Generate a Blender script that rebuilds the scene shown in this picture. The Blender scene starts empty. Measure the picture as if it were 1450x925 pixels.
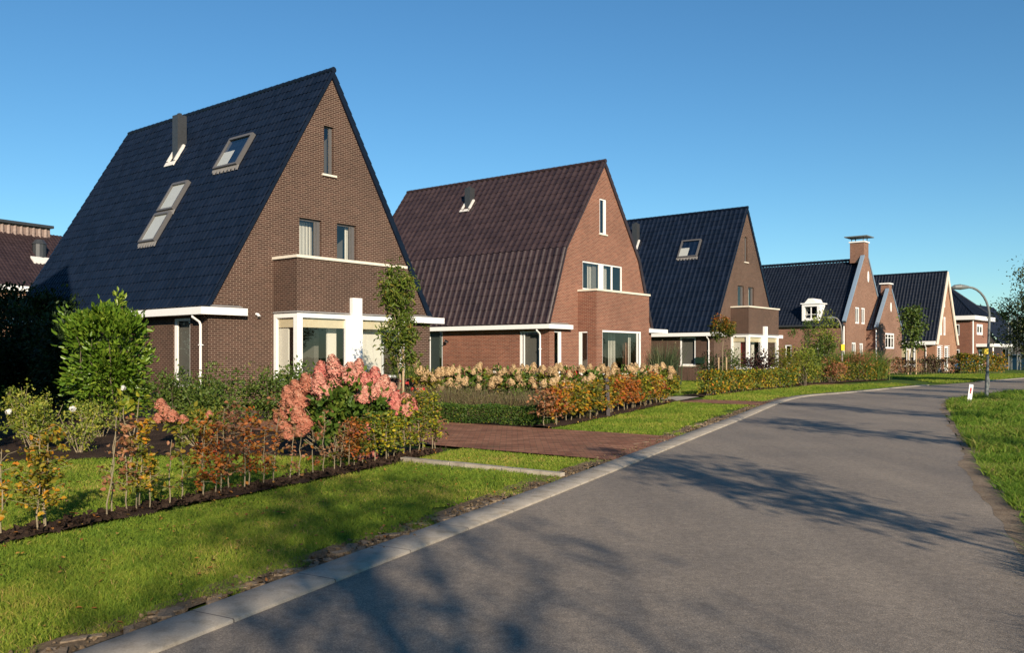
import bpy, math, random
import numpy as np
rng = np.random.default_rng(7)
random.seed(7)
scene = bpy.context.scene
COL = scene.collection
R = math.radians

# ------------------------------------------------------------------ helpers
def tag(o, label=None, cat=None, group=None, kind=None):
    if label: o['label'] = label
    if cat: o['category'] = cat
    if group: o['group'] = group
    if kind: o['kind'] = kind
    return o

def empty(name, loc=(0, 0, 0), rz=0.0, parent=None):
    o = bpy.data.objects.new(name, None)
    o.empty_display_size = 0.3
    o.location = loc
    o.rotation_euler = (0, 0, rz)
    COL.objects.link(o)
    if parent: o.parent = parent
    return o

def copy_tree(o, parent=None):
    c = o.copy()
    COL.objects.link(c)
    if parent: c.parent = parent
    for ch in list(o.children):
        copy_tree(ch, c)
    return c

def np_mesh(name, verts, faces, mat, parent=None, uv=None, smooth=False, loops=None, fsize=None):
    """verts (N,3); faces (M,k) array of one size, or loops + fsize for mixed sizes; uv per loop"""
    me = bpy.data.meshes.new(name)
    verts = np.asarray(verts, dtype=np.float32)
    if loops is None:
        faces = np.asarray(faces, dtype=np.int32)
        loops = faces.ravel()
        fsize = np.full(len(faces), faces.shape[1], dtype=np.int32)
    starts = np.concatenate(([0], np.cumsum(fsize)[:-1])).astype(np.int32)
    me.vertices.add(len(verts)); me.vertices.foreach_set('co', verts.ravel())
    me.loops.add(len(loops)); me.loops.foreach_set('vertex_index', loops.astype(np.int32))
    me.polygons.add(len(fsize)); me.polygons.foreach_set('loop_start', starts)
    me.polygons.foreach_set('loop_total', fsize.astype(np.int32))
    if smooth: me.polygons.foreach_set('use_smooth', np.ones(len(fsize), dtype=bool))
    if uv is not None:
        l = me.uv_layers.new(name='UVMap')
        l.data.foreach_set('uv', np.asarray(uv, dtype=np.float32).ravel())
    me.update(calc_edges=True)
    me.validate()
    me.materials.append(mat)
    o = bpy.data.objects.new(name, me)
    COL.objects.link(o)
    if parent: o.parent = parent
    return o

class MB:
    """collects faces with metre UVs, builds ONE mesh object"""
    def __init__(s): s.v = []; s.f = []; s.sm = []
    def poly(s, pts, smooth=False):
        i = len(s.v); s.v += [tuple(p) for p in pts]; s.f.append(list(range(i, i + len(pts)))); s.sm.append(smooth)
    def box(s, a, b):
        x0, x1 = sorted((a[0], b[0])); y0, y1 = sorted((a[1], b[1])); z0, z1 = sorted((a[2], b[2]))
        c = lambda x, y, z: (x, y, z)
        s.poly([c(x0,y0,z0), c(x1,y0,z0), c(x1,y0,z1), c(x0,y0,z1)])
        s.poly([c(x1,y0,z0), c(x1,y1,z0), c(x1,y1,z1), c(x1,y0,z1)])
        s.poly([c(x1,y1,z0), c(x0,y1,z0), c(x0,y1,z1), c(x1,y1,z1)])
        s.poly([c(x0,y1,z0), c(x0,y0,z0), c(x0,y0,z1), c(x0,y1,z1)])
        s.poly([c(x0,y0,z1), c(x1,y0,z1), c(x1,y1,z1), c(x0,y1,z1)])
        s.poly([c(x0,y1,z0), c(x1,y1,z0), c(x1,y0,z0), c(x0,y0,z0)])
        return s
    def hexa(s, b, t):
        """8 points: bottom ring b (ccw from above), top ring t"""
        s.poly(list(reversed(b))); s.poly(t)
        for i in range(len(b)):
            j = (i + 1) % len(b); s.poly([b[i], b[j], t[j], t[i]])
        return s
    def prism(s, poly, z0, z1):
        return s.hexa([(x, y, z0) for x, y in poly], [(x, y, z1) for x, y in poly])
    def tube(s, pts, rad, n=8, cap=True):
        pts = [np.array(p, float) for p in pts]
        if not hasattr(rad, '__len__'): rad = [rad] * len(pts)
        rings = []
        for i, p in enumerate(pts):
            d = pts[min(i + 1, len(pts) - 1)] - pts[max(i - 1, 0)]
            d = d / (np.linalg.norm(d) + 1e-9)
            a = np.cross(d, (0, 0, 1)) if abs(d[2]) < .9 else np.cross(d, (1, 0, 0))
            a /= np.linalg.norm(a); b = np.cross(d, a)
            rings.append([p + rad[i] * (math.cos(2*math.pi*k/n) * a + math.sin(2*math.pi*k/n) * b) for k in range(n)])
        for i in range(len(rings) - 1):
            for k in range(n):
                m = (k + 1) % n
                s.poly([rings[i][k], rings[i][m], rings[i+1][m], rings[i+1][k]], True)
        if cap:
            s.poly(rings[0]); s.poly(list(reversed(rings[-1])))
        return s
    def build(s, name, mat, parent=None):
        V = np.array(s.v, dtype=np.float32)
        loops, fs, uv = [], [], []
        for f in s.f:
            P = V[f].astype(float)
            n = np.zeros(3)
            for i in range(len(f)):
                n += np.cross(P[i] - P[0], P[(i + 1) % len(f)] - P[0])
            n /= (np.linalg.norm(n) + 1e-12)
            if abs(n[2]) > .97: t = np.array((1., 0, 0)); b = np.array((0, 1., 0))
            else:
                t = np.cross((0, 0, 1.), n); t /= np.linalg.norm(t); b = np.cross(n, t)
            loops += f; fs.append(len(f)); uv += [(p @ t, p @ b) for p in P]
        o = np_mesh(name, V, None, mat, parent, np.array(uv), False, np.array(loops), np.array(fs))
        if any(s.sm): o.data.polygons.foreach_set('use_smooth', np.array(s.sm, dtype=bool))
        return o

# ------------------------------------------------------------------ materials
def new_mat(name):
    m = bpy.data.materials.new(name); m.use_nodes = True
    nt = m.node_tree
    for n in list(nt.nodes):
        nt.nodes.remove(n)
    out = nt.nodes.new('ShaderNodeOutputMaterial')
    return m, nt, out
def N(nt, t, **kw):
    n = nt.nodes.new(t)
    for k, v in kw.items():
        if k in n.inputs: n.inputs[k].default_value = v
        else: setattr(n, k, v)
    return n
def ramp(nt, fac, stops, interp='LINEAR'):
    n = nt.nodes.new('ShaderNodeValToRGB'); n.color_ramp.interpolation = interp
    e = n.color_ramp.elements
    while len(e) < len(stops): e.new(.5)
    for i, (p, c) in enumerate(stops):
        e[i].position = p; e[i].color = (c[0], c[1], c[2], 1)
    nt.links.new(fac, n.inputs[0]); return n.outputs[0]
def noise(nt, vec, scale, detail=4, rough=.6):
    n = N(nt, 'ShaderNodeTexNoise', Scale=scale, Detail=detail, Roughness=rough)
    nt.links.new(vec, n.inputs['Vector']); return n.outputs['Fac']
def mixc(nt, fac, a, b, mode='MIX'):
    n = nt.nodes.new('ShaderNodeMix'); n.data_type = 'RGBA'; n.blend_type = mode
    for sock, val in ((n.inputs[0], fac), (n.inputs[6], a), (n.inputs[7], b)):
        if hasattr(val, 'is_output'): nt.links.new(val, sock)
        elif hasattr(val, '__len__'): sock.default_value = (val[0], val[1], val[2], 1)
        else: sock.default_value = val
    return n.outputs[2]
def bump(nt, h, strength, dist):
    n = N(nt, 'ShaderNodeBump', Strength=strength, Distance=dist); nt.links.new(h, n.inputs['Height']); return n.outputs[0]
def pbsdf(nt, out, col, rough=.6, spec=.5, normal=None, metal=0.0):
    p = nt.nodes.new('ShaderNodeBsdfPrincipled')
    if hasattr(col, 'is_output'): nt.links.new(col, p.inputs['Base Color'])
    else: p.inputs['Base Color'].default_value = (*col, 1)
    if hasattr(rough, 'is_output'): nt.links.new(rough, p.inputs['Roughness'])
    else: p.inputs['Roughness'].default_value = rough
    p.inputs['Specular IOR Level'].default_value = spec
    p.inputs['Metallic'].default_value = metal
    if normal: nt.links.new(normal, p.inputs['Normal'])
    nt.links.new(p.outputs[0], out.inputs[0]); return p
def coord(nt, kind='Object'):
    return nt.nodes.new('ShaderNodeTexCoord').outputs[kind]
def plain(name, c, rough=.6, var=.12, scale=9, spec=.5, metal=0.0):
    m, nt, out = new_mat(name)
    f = noise(nt, coord(nt), scale, 5)
    col = ramp(nt, f, [(.3, [x * (1 - var) for x in c]), (.7, [min(1, x * (1 + var)) for x in c])])
    r = ramp(nt, noise(nt, coord(nt), scale * 2.3), [(.3, [rough * .85] * 3), (.7, [min(1, rough * 1.15)] * 3)])
    pbsdf(nt, out, col, r, spec, None, metal); return m
def brick(name, c1, c2, mortar, bw=.225, rh=.068, vari=.35):
    m, nt, out = new_mat(name)
    uv = coord(nt, 'UV')
    b = N(nt, 'ShaderNodeTexBrick', Scale=1.0)
    b.inputs['Brick Width'].default_value = bw; b.inputs['Row Height'].default_value = rh
    b.inputs['Mortar Size'].default_value = .0075; b.inputs['Mortar Smooth'].default_value = .15
    b.inputs['Bias'].default_value = -.1
    b.inputs['Color1'].default_value = (*c1, 1); b.inputs['Color2'].default_value = (*c2, 1); b.inputs['Mortar'].default_value = (*mortar, 1)
    nt.links.new(uv, b.inputs['Vector'])
    big = ramp(nt, noise(nt, coord(nt), .55, 5), [(.3, (1 - vari * .5,) * 3), (.7, (1 + vari * .4, 1 + vari * .36, 1 + vari * .33))])
    fine = ramp(nt, noise(nt, uv, 28, 4), [(.3, (.82,) * 3), (.7, (1.15,) * 3)])
    col = mixc(nt, 1, mixc(nt, 1, b.outputs['Color'], big, 'MULTIPLY'), fine, 'MULTIPLY')
    inv = N(nt, 'ShaderNodeMath', operation='SUBTRACT'); inv.inputs[0].default_value = 1; nt.links.new(b.outputs['Fac'], inv.inputs[1])
    pbsdf(nt, out, col, .85, .25, bump(nt, inv.outputs[0], .5, .008)); return m
def tile(name, c, c2, rough=.4, spec=.5):
    m, nt, out = new_mat(name)
    uv = coord(nt, 'UV')
    wn = nt.nodes.new('ShaderNodeTexWhiteNoise'); wn.noise_dimensions = '2D'
    fl = nt.nodes.new('ShaderNodeVectorMath'); fl.operation = 'FLOOR'
    nt.links.new(uv, fl.inputs[0]); nt.links.new(fl.outputs[0], wn.inputs['Vector'])
    big = noise(nt, coord(nt), .6, 5)
    mm = N(nt, 'ShaderNodeMath', operation='ADD'); nt.links.new(wn.outputs['Value'], mm.inputs[0]); nt.links.new(big, mm.inputs[1])
    mm2 = N(nt, 'ShaderNodeMath', operation='MULTIPLY'); nt.links.new(mm.outputs[0], mm2.inputs[0]); mm2.inputs[1].default_value = .5
    col = ramp(nt, mm2.outputs[0], [(.25, c), (.75, c2)])
    r = ramp(nt, noise(nt, coord(nt), 4, 5), [(.3, (rough * .85,) * 3), (.7, (rough * 1.2,) * 3)])
    pbsdf(nt, out, col, r, spec); return m
def leaf_mat(name, stops, trans=.35, rough=.5, spec=.3):
    m, nt, out = new_mat(name)
    sep = nt.nodes.new('ShaderNodeSeparateXYZ'); nt.links.new(coord(nt, 'UV'), sep.inputs[0])
    col = ramp(nt, sep.outputs[0], stops)
    p = nt.nodes.new('ShaderNodeBsdfPrincipled'); nt.links.new(col, p.inputs['Base Color'])
    p.inputs['Roughness'].default_value = rough; p.inputs['Specular IOR Level'].default_value = spec
    t = nt.nodes.new('ShaderNodeBsdfTranslucent'); nt.links.new(col, t.inputs[0])
    mx = nt.nodes.new('ShaderNodeMixShader'); mx.inputs[0].default_value = trans
    nt.links.new(p.outputs[0], mx.inputs[1]); nt.links.new(t.outputs[0], mx.inputs[2]); nt.links.new(mx.outputs[0], out.inputs[0])
    return m
def glass_mat(name='window_glass', tint=(.9, .91, .9), ior=1.6):
    m, nt, out = new_mat(name)
    t = nt.nodes.new('ShaderNodeBsdfTransparent'); t.inputs[0].default_value = (*tint, 1)
    g = N(nt, 'ShaderNodeBsdfGlossy', Roughness=.0)
    nrm = bump(nt, noise(nt, coord(nt), 1.1, 2), .04, .02)
    nt.links.new(nrm, g.inputs['Normal'])
    lw = N(nt, 'ShaderNodeLayerWeight', Blend=.5)          # same from both sides, so daylight also gets in
    pw = N(nt, 'ShaderNodeMath', operation='POWER'); nt.links.new(lw.outputs['Facing'], pw.inputs[0]); pw.inputs[1].default_value = 4.0
    f0 = ((ior - 1) / (ior + 1)) ** 2 * 2.4
    ma = N(nt, 'ShaderNodeMath', operation='MULTIPLY_ADD'); nt.links.new(pw.outputs[0], ma.inputs[0]); ma.inputs[1].default_value = .85 - f0; ma.inputs[2].default_value = f0
    mx = nt.nodes.new('ShaderNodeMixShader'); nt.links.new(ma.outputs[0], mx.inputs[0])
    nt.links.new(t.outputs[0], mx.inputs[1]); nt.links.new(g.outputs[0], mx.inputs[2]); nt.links.new(mx.outputs[0], out.inputs[0])
    return m

M = {}
M['brick_brown'] = brick('brown_brick', (.040, .019, .0135), (.072, .035, .025), (.24, .18, .138))
M['brick_red'] = brick('red_brick', (.145, .046, .029), (.23, .082, .05), (.33, .25, .185))
M['brick_warm'] = brick('warm_brick', (.15, .065, .042), (.23, .11, .072), (.34, .26, .2))
M['brick_orange'] = brick('orange_brick', (.26, .11, .06), (.33, .16, .09), (.4, .3, .22))
M['tile_blue'] = tile('blue_black_tile', (.0030, .0070, .0170), (.0056, .0112, .0255), .45, .24)
M['tile_purple'] = tile('purple_brown_tile', (.026, .0165, .0175), (.040, .0255, .026), .38, .4)
M['tile_tan'] = tile('tan_tile', (.17, .12, .1), (.24, .17, .14), .6)
M['tile_dark'] = tile('dark_tile', (.006, .009, .017), (.010, .014, .024), .45, .3)
M['white'] = plain('white_paint', (.78, .78, .77), .45, .04)
M['cream'] = plain('cream_stone', (.66, .6, .5), .75, .1)
M['taupe'] = plain('taupe_frame', (.095, .092, .093), .5, .06)
M['dark_metal'] = plain('dark_metal', (.035, .038, .042), .45, .15)
M['grey_metal'] = plain('grey_metal', (.13, .145, .145), .45, .12, 14)
M['lead'] = plain('lead_flashing', (.2, .19, .18), .6, .15)
M['white_lead'] = plain('white_flashing', (.62, .6, .56), .6, .12)
M['blue_lead'] = plain('blue_grey_coping', (.19, .26, .34), .5, .1)
M['glass'] = glass_mat()
M['sky_glass'] = glass_mat('roof_window_glass', (.85, .88, .9), 1.7)
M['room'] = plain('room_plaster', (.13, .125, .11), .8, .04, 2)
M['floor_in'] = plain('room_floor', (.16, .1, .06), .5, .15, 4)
M['curtain'] = plain('curtain_cloth', (.72, .69, .6), .85, .03, 3)
M['blind'] = plain('cream_blind', (.70, .60, .40), .8, .05)
M['red_cloth'] = plain('red_cloth', (.30, .02, .025), .8, .15)
M['door_dark'] = plain('dark_door', (.03, .04, .035), .4, .15)
M['concrete'] = None
M['yellow'] = plain('yellow_plate', (.8, .55, .02), .5, .04)
M['red_reflector'] = plain('red_reflector', (.45, .02, .02), .3, .05)
M['wood'] = plain('stake_wood', (.36, .26, .15), .8, .2, 20)
M['bark'] = plain('bark', (.11, .085, .06), .9, .3, 25)
M['pale_bark'] = plain('pale_bark', (.21, .17, .105), .85, .25, 30)
M['blue_paint'] = plain('blue_paint', (.03, .11, .24), .5, .12, 3)
M['post_dark'] = plain('dark_post', (.05, .04, .04), .8, .25, 20)
M['mailbox'] = plain('mailbox_green', (.012, .03, .02), .4, .1)
M['skin_black'] = plain('black_plastic', (.015, .015, .017), .4, .1)

def road_mat():
    m, nt, out = new_mat('asphalt')
    c = coord(nt)
    v = N(nt, 'ShaderNodeTexVoronoi', Scale=150.0); nt.links.new(c, v.inputs['Vector'])
    speck = ramp(nt, v.outputs['Color'], [(.15, (.165, .143, .118)), (.55, (.232, .200, .162)), (.93, (.36, .305, .24))])
    big = ramp(nt, noise(nt, c, .35, 6), [(.3, (.8, .8, .82)), (.7, (1.18, 1.14, 1.1))])
    fine = ramp(nt, noise(nt, c, 13, 6), [(.3, (.8,) * 3), (.7, (1.15,) * 3)])
    col = mixc(nt, 1, mixc(nt, 1, speck, big, 'MULTIPLY'), fine, 'MULTIPLY')
    trk = nt.nodes.new('ShaderNodeMapping'); trk.inputs['Rotation'].default_value = (0, 0, R(24)); trk.inputs['Scale'].default_value = (1.1, .07, 1); nt.links.new(c, trk.inputs['Vector'])
    col = mixc(nt, 1, col, ramp(nt, noise(nt, trk.outputs[0], 1.0, 4), [(.35, (.86, .86, .87)), (.65, (1.1, 1.09, 1.07))]), 'MULTIPLY')
    col = mixc(nt, 1, col, ramp(nt, noise(nt, c, 1.7, 7, .7), [(.28, (.78,) * 3), (.42, (1,) * 3), (.7, (1.04,) * 3)]), 'MULTIPLY')
    # pale scuffs
    sc = ramp(nt, noise(nt, c, 3.1, 3, .4), [(.74, (0, 0, 0)), (.80, (1, 1, 1))])
    col = mixc(nt, sc, col, (.17, .15, .13))
    pbsdf(nt, out, col, .82, .3, bump(nt, v.outputs['Distance'], .35, .005)); return m
M['asphalt'] = road_mat()
def concrete_mat():
    m, nt, out = new_mat('kerb_concrete')
    c = coord(nt); uv = coord(nt, 'UV')
    col = ramp(nt, noise(nt, c, 2.2, 6), [(.3, (.32, .28, .225)), (.7, (.44, .39, .32))])
    sp = ramp(nt, noise(nt, c, 90, 3), [(.3, (.85,) * 3), (.7, (1.12,) * 3)])
    col = mixc(nt, 1, col, sp, 'MULTIPLY')
    sep = nt.nodes.new('ShaderNodeSeparateXYZ'); nt.links.new(uv, sep.inputs[0])
    fr = N(nt, 'ShaderNodeMath', operation='FRACT'); nt.links.new(sep.outputs[0], fr.inputs[0])
    lt = N(nt, 'ShaderNodeMath', operation='LESS_THAN'); nt.links.new(fr.outputs[0], lt.inputs[0]); lt.inputs[1].default_value = .012
    col = mixc(nt, lt.outputs[0], col, (.15, .13, .11))
    wn = nt.nodes.new('ShaderNodeTexWhiteNoise'); wn.noise_dimensions = '1D'; fl = N(nt, 'ShaderNodeMath', operation='FLOOR'); nt.links.new(sep.outputs[0], fl.inputs[0]); nt.links.new(fl.outputs[0], wn.inputs['W'])
    col = mixc(nt, 1, col, ramp(nt, wn.outputs['Value'], [(0, (.86, .86, .87)), (1, (1.08, 1.07, 1.05))]), 'MULTIPLY')
    st = ramp(nt, noise(nt, c, 5, 6, .7), [(.35, (.72, .7, .66)), (.52, (1, 1, 1))]); col = mixc(nt, 1, col, st, 'MULTIPLY')
    pbsdf(nt, out, col, .85, .25, bump(nt, noise(nt, c, 60, 4), .3, .004)); return m
M['concrete'] = concrete_mat()
def ground_mat(name, a, b, c_, s1=1.2, s2=45):
    m, nt, out = new_mat(name)
    c = coord(nt)
    col = ramp(nt, noise(nt, c, s1, 6), [(.3, a), (.55, b), (.75, c_)])
    sp = ramp(nt, noise(nt, c, s2, 5, .7), [(.3, (.6,) * 3), (.7, (1.35,) * 3)])
    col = mixc(nt, 1, col, sp, 'MULTIPLY')
    pbsdf(nt, out, col, .95, .1, bump(nt, noise(nt, c, s2, 5, .75), .9, .03)); return m
M['soil'] = ground_mat('dark_soil', (.035, .022, .016), (.055, .035, .025), (.085, .055, .038))
M['drysoil'] = ground_mat('dry_soil', (.14, .10, .065), (.20, .145, .09), (.26, .19, .12), 2.5)
M['turf'] = ground_mat('turf', (.045, .09, .012), (.075, .125, .018), (.11, .14, .03), .8)
M['sand'] = ground_mat('sandy_edge', (.22, .16, .11), (.30, .23, .16), (.36, .28, .2), 3)
def paver_mat():
    m, nt, out = new_mat('brick_pavers')
    uv = coord(nt, 'UV')
    b = N(nt, 'ShaderNodeTexBrick', Scale=1.0)
    b.inputs['Brick Width'].default_value = .21; b.inputs['Row Height'].default_value = .085
    b.inputs['Mortar Size'].default_value = .005
    b.inputs['Color1'].default_value = (.20, .078, .042, 1); b.inputs['Color2'].default_value = (.34, .165, .096, 1); b.inputs['Mortar'].default_value = (.07, .055, .035, 1)
    nt.links.new(uv, b.inputs['Vector'])
    big = ramp(nt, noise(nt, coord(nt), 1.3, 6), [(.3, (.72,) * 3), (.7, (1.22,) * 3)])
    col = mixc(nt, 1, b.outputs['Color'], big, 'MULTIPLY')
    moss = ramp(nt, noise(nt, coord(nt), 2.1, 6, .7), [(.56, (0, 0, 0)), (.72, (1, 1, 1))])
    gap = N(nt, 'ShaderNodeMath', operation='MULTIPLY'); nt.links.new(moss, gap.inputs[0]); gap.inputs[1].default_value = .35
    col = mixc(nt, gap.outputs[0], col, (.075, .085, .03))
    inv = N(nt, 'ShaderNodeMath', operation='SUBTRACT'); inv.inputs[0].default_value = 1; nt.links.new(b.outputs['Fac'], inv.inputs[1])
    pbsdf(nt, out, col, .88, .2, bump(nt, inv.outputs[0], .6, .01)); return m
M['pavers'] = paver_mat()

G = dict(dk=(.012, .026, .006), md=(.03, .062, .01), lt=(.075, .13, .018), yl=(.16, .17, .02))
L = {}
L['laurel'] = leaf_mat('laurel_leaf', [(0, (0.054, 0.1176, 0.011)), (0.5, (0.114, 0.2072, 0.0198)), (0.86, (0.216, 0.2912, 0.033)), (0.97, (0.324, 0.3248, 0.055)), (1, (0.48, 0.1344, 0.011))], .3, .34, .45)
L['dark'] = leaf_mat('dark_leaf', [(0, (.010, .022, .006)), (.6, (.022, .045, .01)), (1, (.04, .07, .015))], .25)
L['shrub'] = leaf_mat('shrub_leaf', [(0, (0.035, 0.066, 0.0121)), (0.6, (0.0775, 0.126, 0.0198)), (0.9, (0.1375, 0.168, 0.0308)), (1, (0.25, 0.168, 0.0385))], .3)
L['beech_gold'] = leaf_mat('golden_leaf', [(0, (0.1344, 0.143, 0.0165)), (0.35, (0.28, 0.22, 0.0198)), (0.7, (0.5152, 0.297, 0.022)), (1, (0.5376, 0.187, 0.0165))], .4)
L['beech_orange'] = leaf_mat('orange_leaf', [(0, (0.1613, 0.1089, 0.0198)), (0.35, (0.3629, 0.1386, 0.022)), (0.7, (0.4637, 0.1485, 0.0242)), (1, (0.3629, 0.0693, 0.0275))], .4)
L['beech_brown'] = leaf_mat('russet_leaf', [(0, (0.143, 0.108, 0.0315)), (0.4, (0.286, 0.1188, 0.0525)), (0.75, (0.374, 0.162, 0.084)), (1, (0.418, 0.2268, 0.1155))], .35)
L['beech_olive'] = leaf_mat('olive_leaf', [(0, (.075, .105, .015)), (.5, (.14, .165, .02)), (.8, (.27, .22, .025)), (1, (.36, .18, .025))], .4)
L['beech_green'] = leaf_mat('yellow_green_leaf', [(0, (.08, .125, .015)), (.45, (.16, .20, .02)), (.75, (.32, .30, .022)), (.95, (.58, .44, .02)), (1, (.33, .13, .02))], .4)
L['hyd_leaf'] = leaf_mat('hydrangea_leaf', [(0, (.035, .075, .012)), (.6, (.08, .14, .018)), (1, (.17, .20, .03))], .3)
L['pink'] = leaf_mat('pink_petal', [(0, (.43, .14, .115)), (.4, (.54, .22, .17)), (.75, (.62, .34, .25)), (1, (.68, .51, .37))], .3, .7, .15)
L['pinkhot'] = leaf_mat('deep_pink_petal', [(0, (0.46, 0.11, 0.1)), (0.5, (0.55, 0.18, 0.15)), (1, (0.64, 0.34, 0.25))], .3, .7, .15)
L['rust'] = leaf_mat('rust_petal', [(0, (0.34, 0.112, 0.072)), (0.5, (0.459, 0.176, 0.112)), (1, (0.51, 0.288, 0.192))], .3, .7, .15)
L['cream'] = leaf_mat('cream_petal', [(0, (.46, .29, .14)), (.5, (.58, .41, .22)), (1, (.66, .54, .35))], .3, .7, .15)
L['white'] = leaf_mat('white_petal', [(0, (.7, .68, .62)), (1, (.8, .79, .75))], .3, .7, .15)
L['redp'] = leaf_mat('red_petal', [(0, (.45, .03, .03)), (1, (.55, .08, .06))], .3, .7, .15)
L['box'] = leaf_mat('box_leaf', [(0, (.026, .065, .009)), (.7, (.06, .12, .015)), (.95, (.12, .17, .025)), (1, (.26, .26, .03))], .3)
L['rose'] = leaf_mat('rose_leaf', [(0, (0.1035, 0.1521, 0.0198)), (0.6, (0.207, 0.2513, 0.0308)), (1, (0.3588, 0.3306, 0.0495))], .35)
L['dry'] = leaf_mat('dry_blade', [(0, (.085, .065, .035)), (.5, (.17, .125, .07)), (.8, (.12, .13, .04)), (1, (.25, .19, .11))], .3)
L['reed'] = leaf_mat('reed_blade', [(0, (.05, .10, .016)), (.6, (.11, .17, .025)), (1, (.2, .22, .05))], .35)
L['reed_blue'] = leaf_mat('blue_green_blade', [(0, (.03, .055, .025)), (.6, (.07, .10, .045)), (1, (.18, .2, .1))], .35)
L['maple'] = leaf_mat('street_tree_leaf', [(0, (.06, .085, .012)), (.5, (.13, .15, .018)), (.8, (.21, .18, .025)), (1, (.3, .16, .04))], .35)
L['slim'] = leaf_mat('slim_tree_leaf', [(0, (.05, .085, .012)), (.5, (.10, .15, .018)), (.82, (.17, .19, .025)), (1, (.27, .17, .04))], .35)
L['willow'] = leaf_mat('grey_green_leaf', [(0, (0.034, 0.0504, 0.0144)), (0.6, (0.0765, 0.099, 0.0288)), (1, (0.153, 0.162, 0.06))], .35)
L['purple'] = leaf_mat('purple_leaf', [(0, (.02, .008, .008)), (1, (.06, .022, .02))], .25)
L['ball'] = leaf_mat('standard_crown_leaf', [(0, (.05, .08, .012)), (.45, (.12, .13, .015)), (.75, (.3, .09, .015)), (1, (.36, .07, .015))], .35)
L['grass'] = leaf_mat('grass_blade', [(0, (0.082, 0.1585, 0.0176)), (0.4, (0.1715, 0.2619, 0.0271)), (0.7, (0.2834, 0.3446, 0.0407)), (0.88, (0.4326, 0.3722, 0.0814)), (1, (0.5668, 0.3722, 0.1492))], .42, .6, .2)
L['rough_grass'] = leaf_mat('rough_grass_blade', [(0, (0.0575, 0.1232, 0.0132)), (0.4, (0.115, 0.2128, 0.022)), (0.7, (0.1955, 0.2688, 0.033)), (0.85, (0.3105, 0.2912, 0.077)), (1, (0.391, 0.2912, 0.121))], .42, .6, .2)
L['fallen'] = leaf_mat('fallen_leaf', [(0, (.2, .075, .02)), (.5, (.32, .13, .03)), (1, (.42, .26, .05))], .2)

# ------------------------------------------------------------------ foliage generators
def unit(v): return v / (np.linalg.norm(v, axis=-1, keepdims=True) + 1e-9)
def leaf_arrays(pos, size, direc, wid=.55, fold=.18, r=None, upright=None, rg=None):
    g = rg or rng
    n = len(pos)
    d = unit(direc)
    ref = unit(g.normal(size=(n, 3)))
    if upright is not None: ref = unit(ref * (1 - upright) + np.array((0, 0, 1.)) * upright)
    s = unit(np.cross(d, ref)); nn = np.cross(s, d)
    size = np.broadcast_to(np.asarray(size, float), (n,))[:, None]
    w = size * wid
    base = pos; tip = pos + d * size - nn * size * .12
    V = np.stack([base, pos + d*size*.3 - s*w*.46 + nn*w*fold, pos + d*size*.68 - s*w*.4 + nn*w*fold*.8, tip,
                  pos + d*size*.68 + s*w*.4 + nn*w*fold*.8, pos + d*size*.3 + s*w*.46 + nn*w*fold], 1).reshape(-1, 3)
    i = (np.arange(n) * 6)[:, None]
    F = np.concatenate([i + [0, 3, 2, 1], i + [0, 5, 4, 3]], 1).reshape(-1, 4)
    if r is None: r = g.random(n)
    uv = np.zeros((n * 8, 2)); uv[:, 0] = np.repeat(np.clip(r, .002, .998), 8); uv[:, 1] = .5
    return V, F, uv
def petal_arrays(pos, size, nrm, r=None, rg=None):
    g = rg or rng
    n = len(pos); nn = unit(unit(nrm) + g.normal(size=(n, 3)) * .28)
    a = unit(np.cross(nn, g.normal(size=(n, 3)))); b = np.cross(nn, a)
    s = (np.broadcast_to(np.asarray(size, float), (n,)) * .5)[:, None]
    V = np.stack([pos + a*s, pos + b*s + nn*s*.35, pos - a*s, pos - b*s + nn*s*.35], 1).reshape(-1, 3)
    F = (np.arange(n) * 4)[:, None] + np.arange(4)
    if r is None: r = g.random(n)
    uv = np.zeros((n * 4, 2)); uv[:, 0] = np.repeat(np.clip(r, .002, .998), 4); uv[:, 1] = .5
    return V, F, uv
def blade_arrays(pos, h, w, lean, r, curve=.5):
    """pos (n,3), lean (n,2) horizontal tip displacement"""
    n = len(pos)
    ang = rng.random(n) * 2 * np.pi
    s = np.stack([np.cos(ang), np.sin(ang), np.zeros(n)], 1) * (np.asarray(w) * .5)[:, None]
    h = np.asarray(h)
    L3 = np.concatenate([lean, np.zeros((n, 1))], 1)
    up = np.zeros((n, 3)); up[:, 2] = h
    mid = pos + up * .55 + L3 * (.55 * (1 - curve)); tip = pos + up + L3
    V = np.stack([pos - s, pos + s, mid + s * .8, mid - s * .8, tip], 1).reshape(-1, 3)
    i = (np.arange(n) * 5)[:, None]
    loops = np.concatenate([i + [0, 1, 2, 3], i + [3, 2, 4]], 1).ravel()
    fs = np.tile([4, 3], n)
    uv = np.zeros((n * 7, 2)); uv[:, 0] = np.repeat(np.clip(r, .002, .998), 7)
    uv[:, 1] = np.tile([0, 0, .55, .55, .55, .55, 1], n)
    return V, loops, fs, uv
def mk_leaves(name, pos, size, direc, mat, parent=None, **k):
    V, F, uv = leaf_arrays(pos, size, direc, **k)
    return np_mesh(name, V, F, mat, parent, uv)
def mk_blades(name, pos, h, w, lean, r, mat, parent=None, curve=.5):
    V, l, fs, uv = blade_arrays(pos, h, w, lean, r, curve)
    return np_mesh(name, V, None, mat, parent, uv, False, l, fs)

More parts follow.
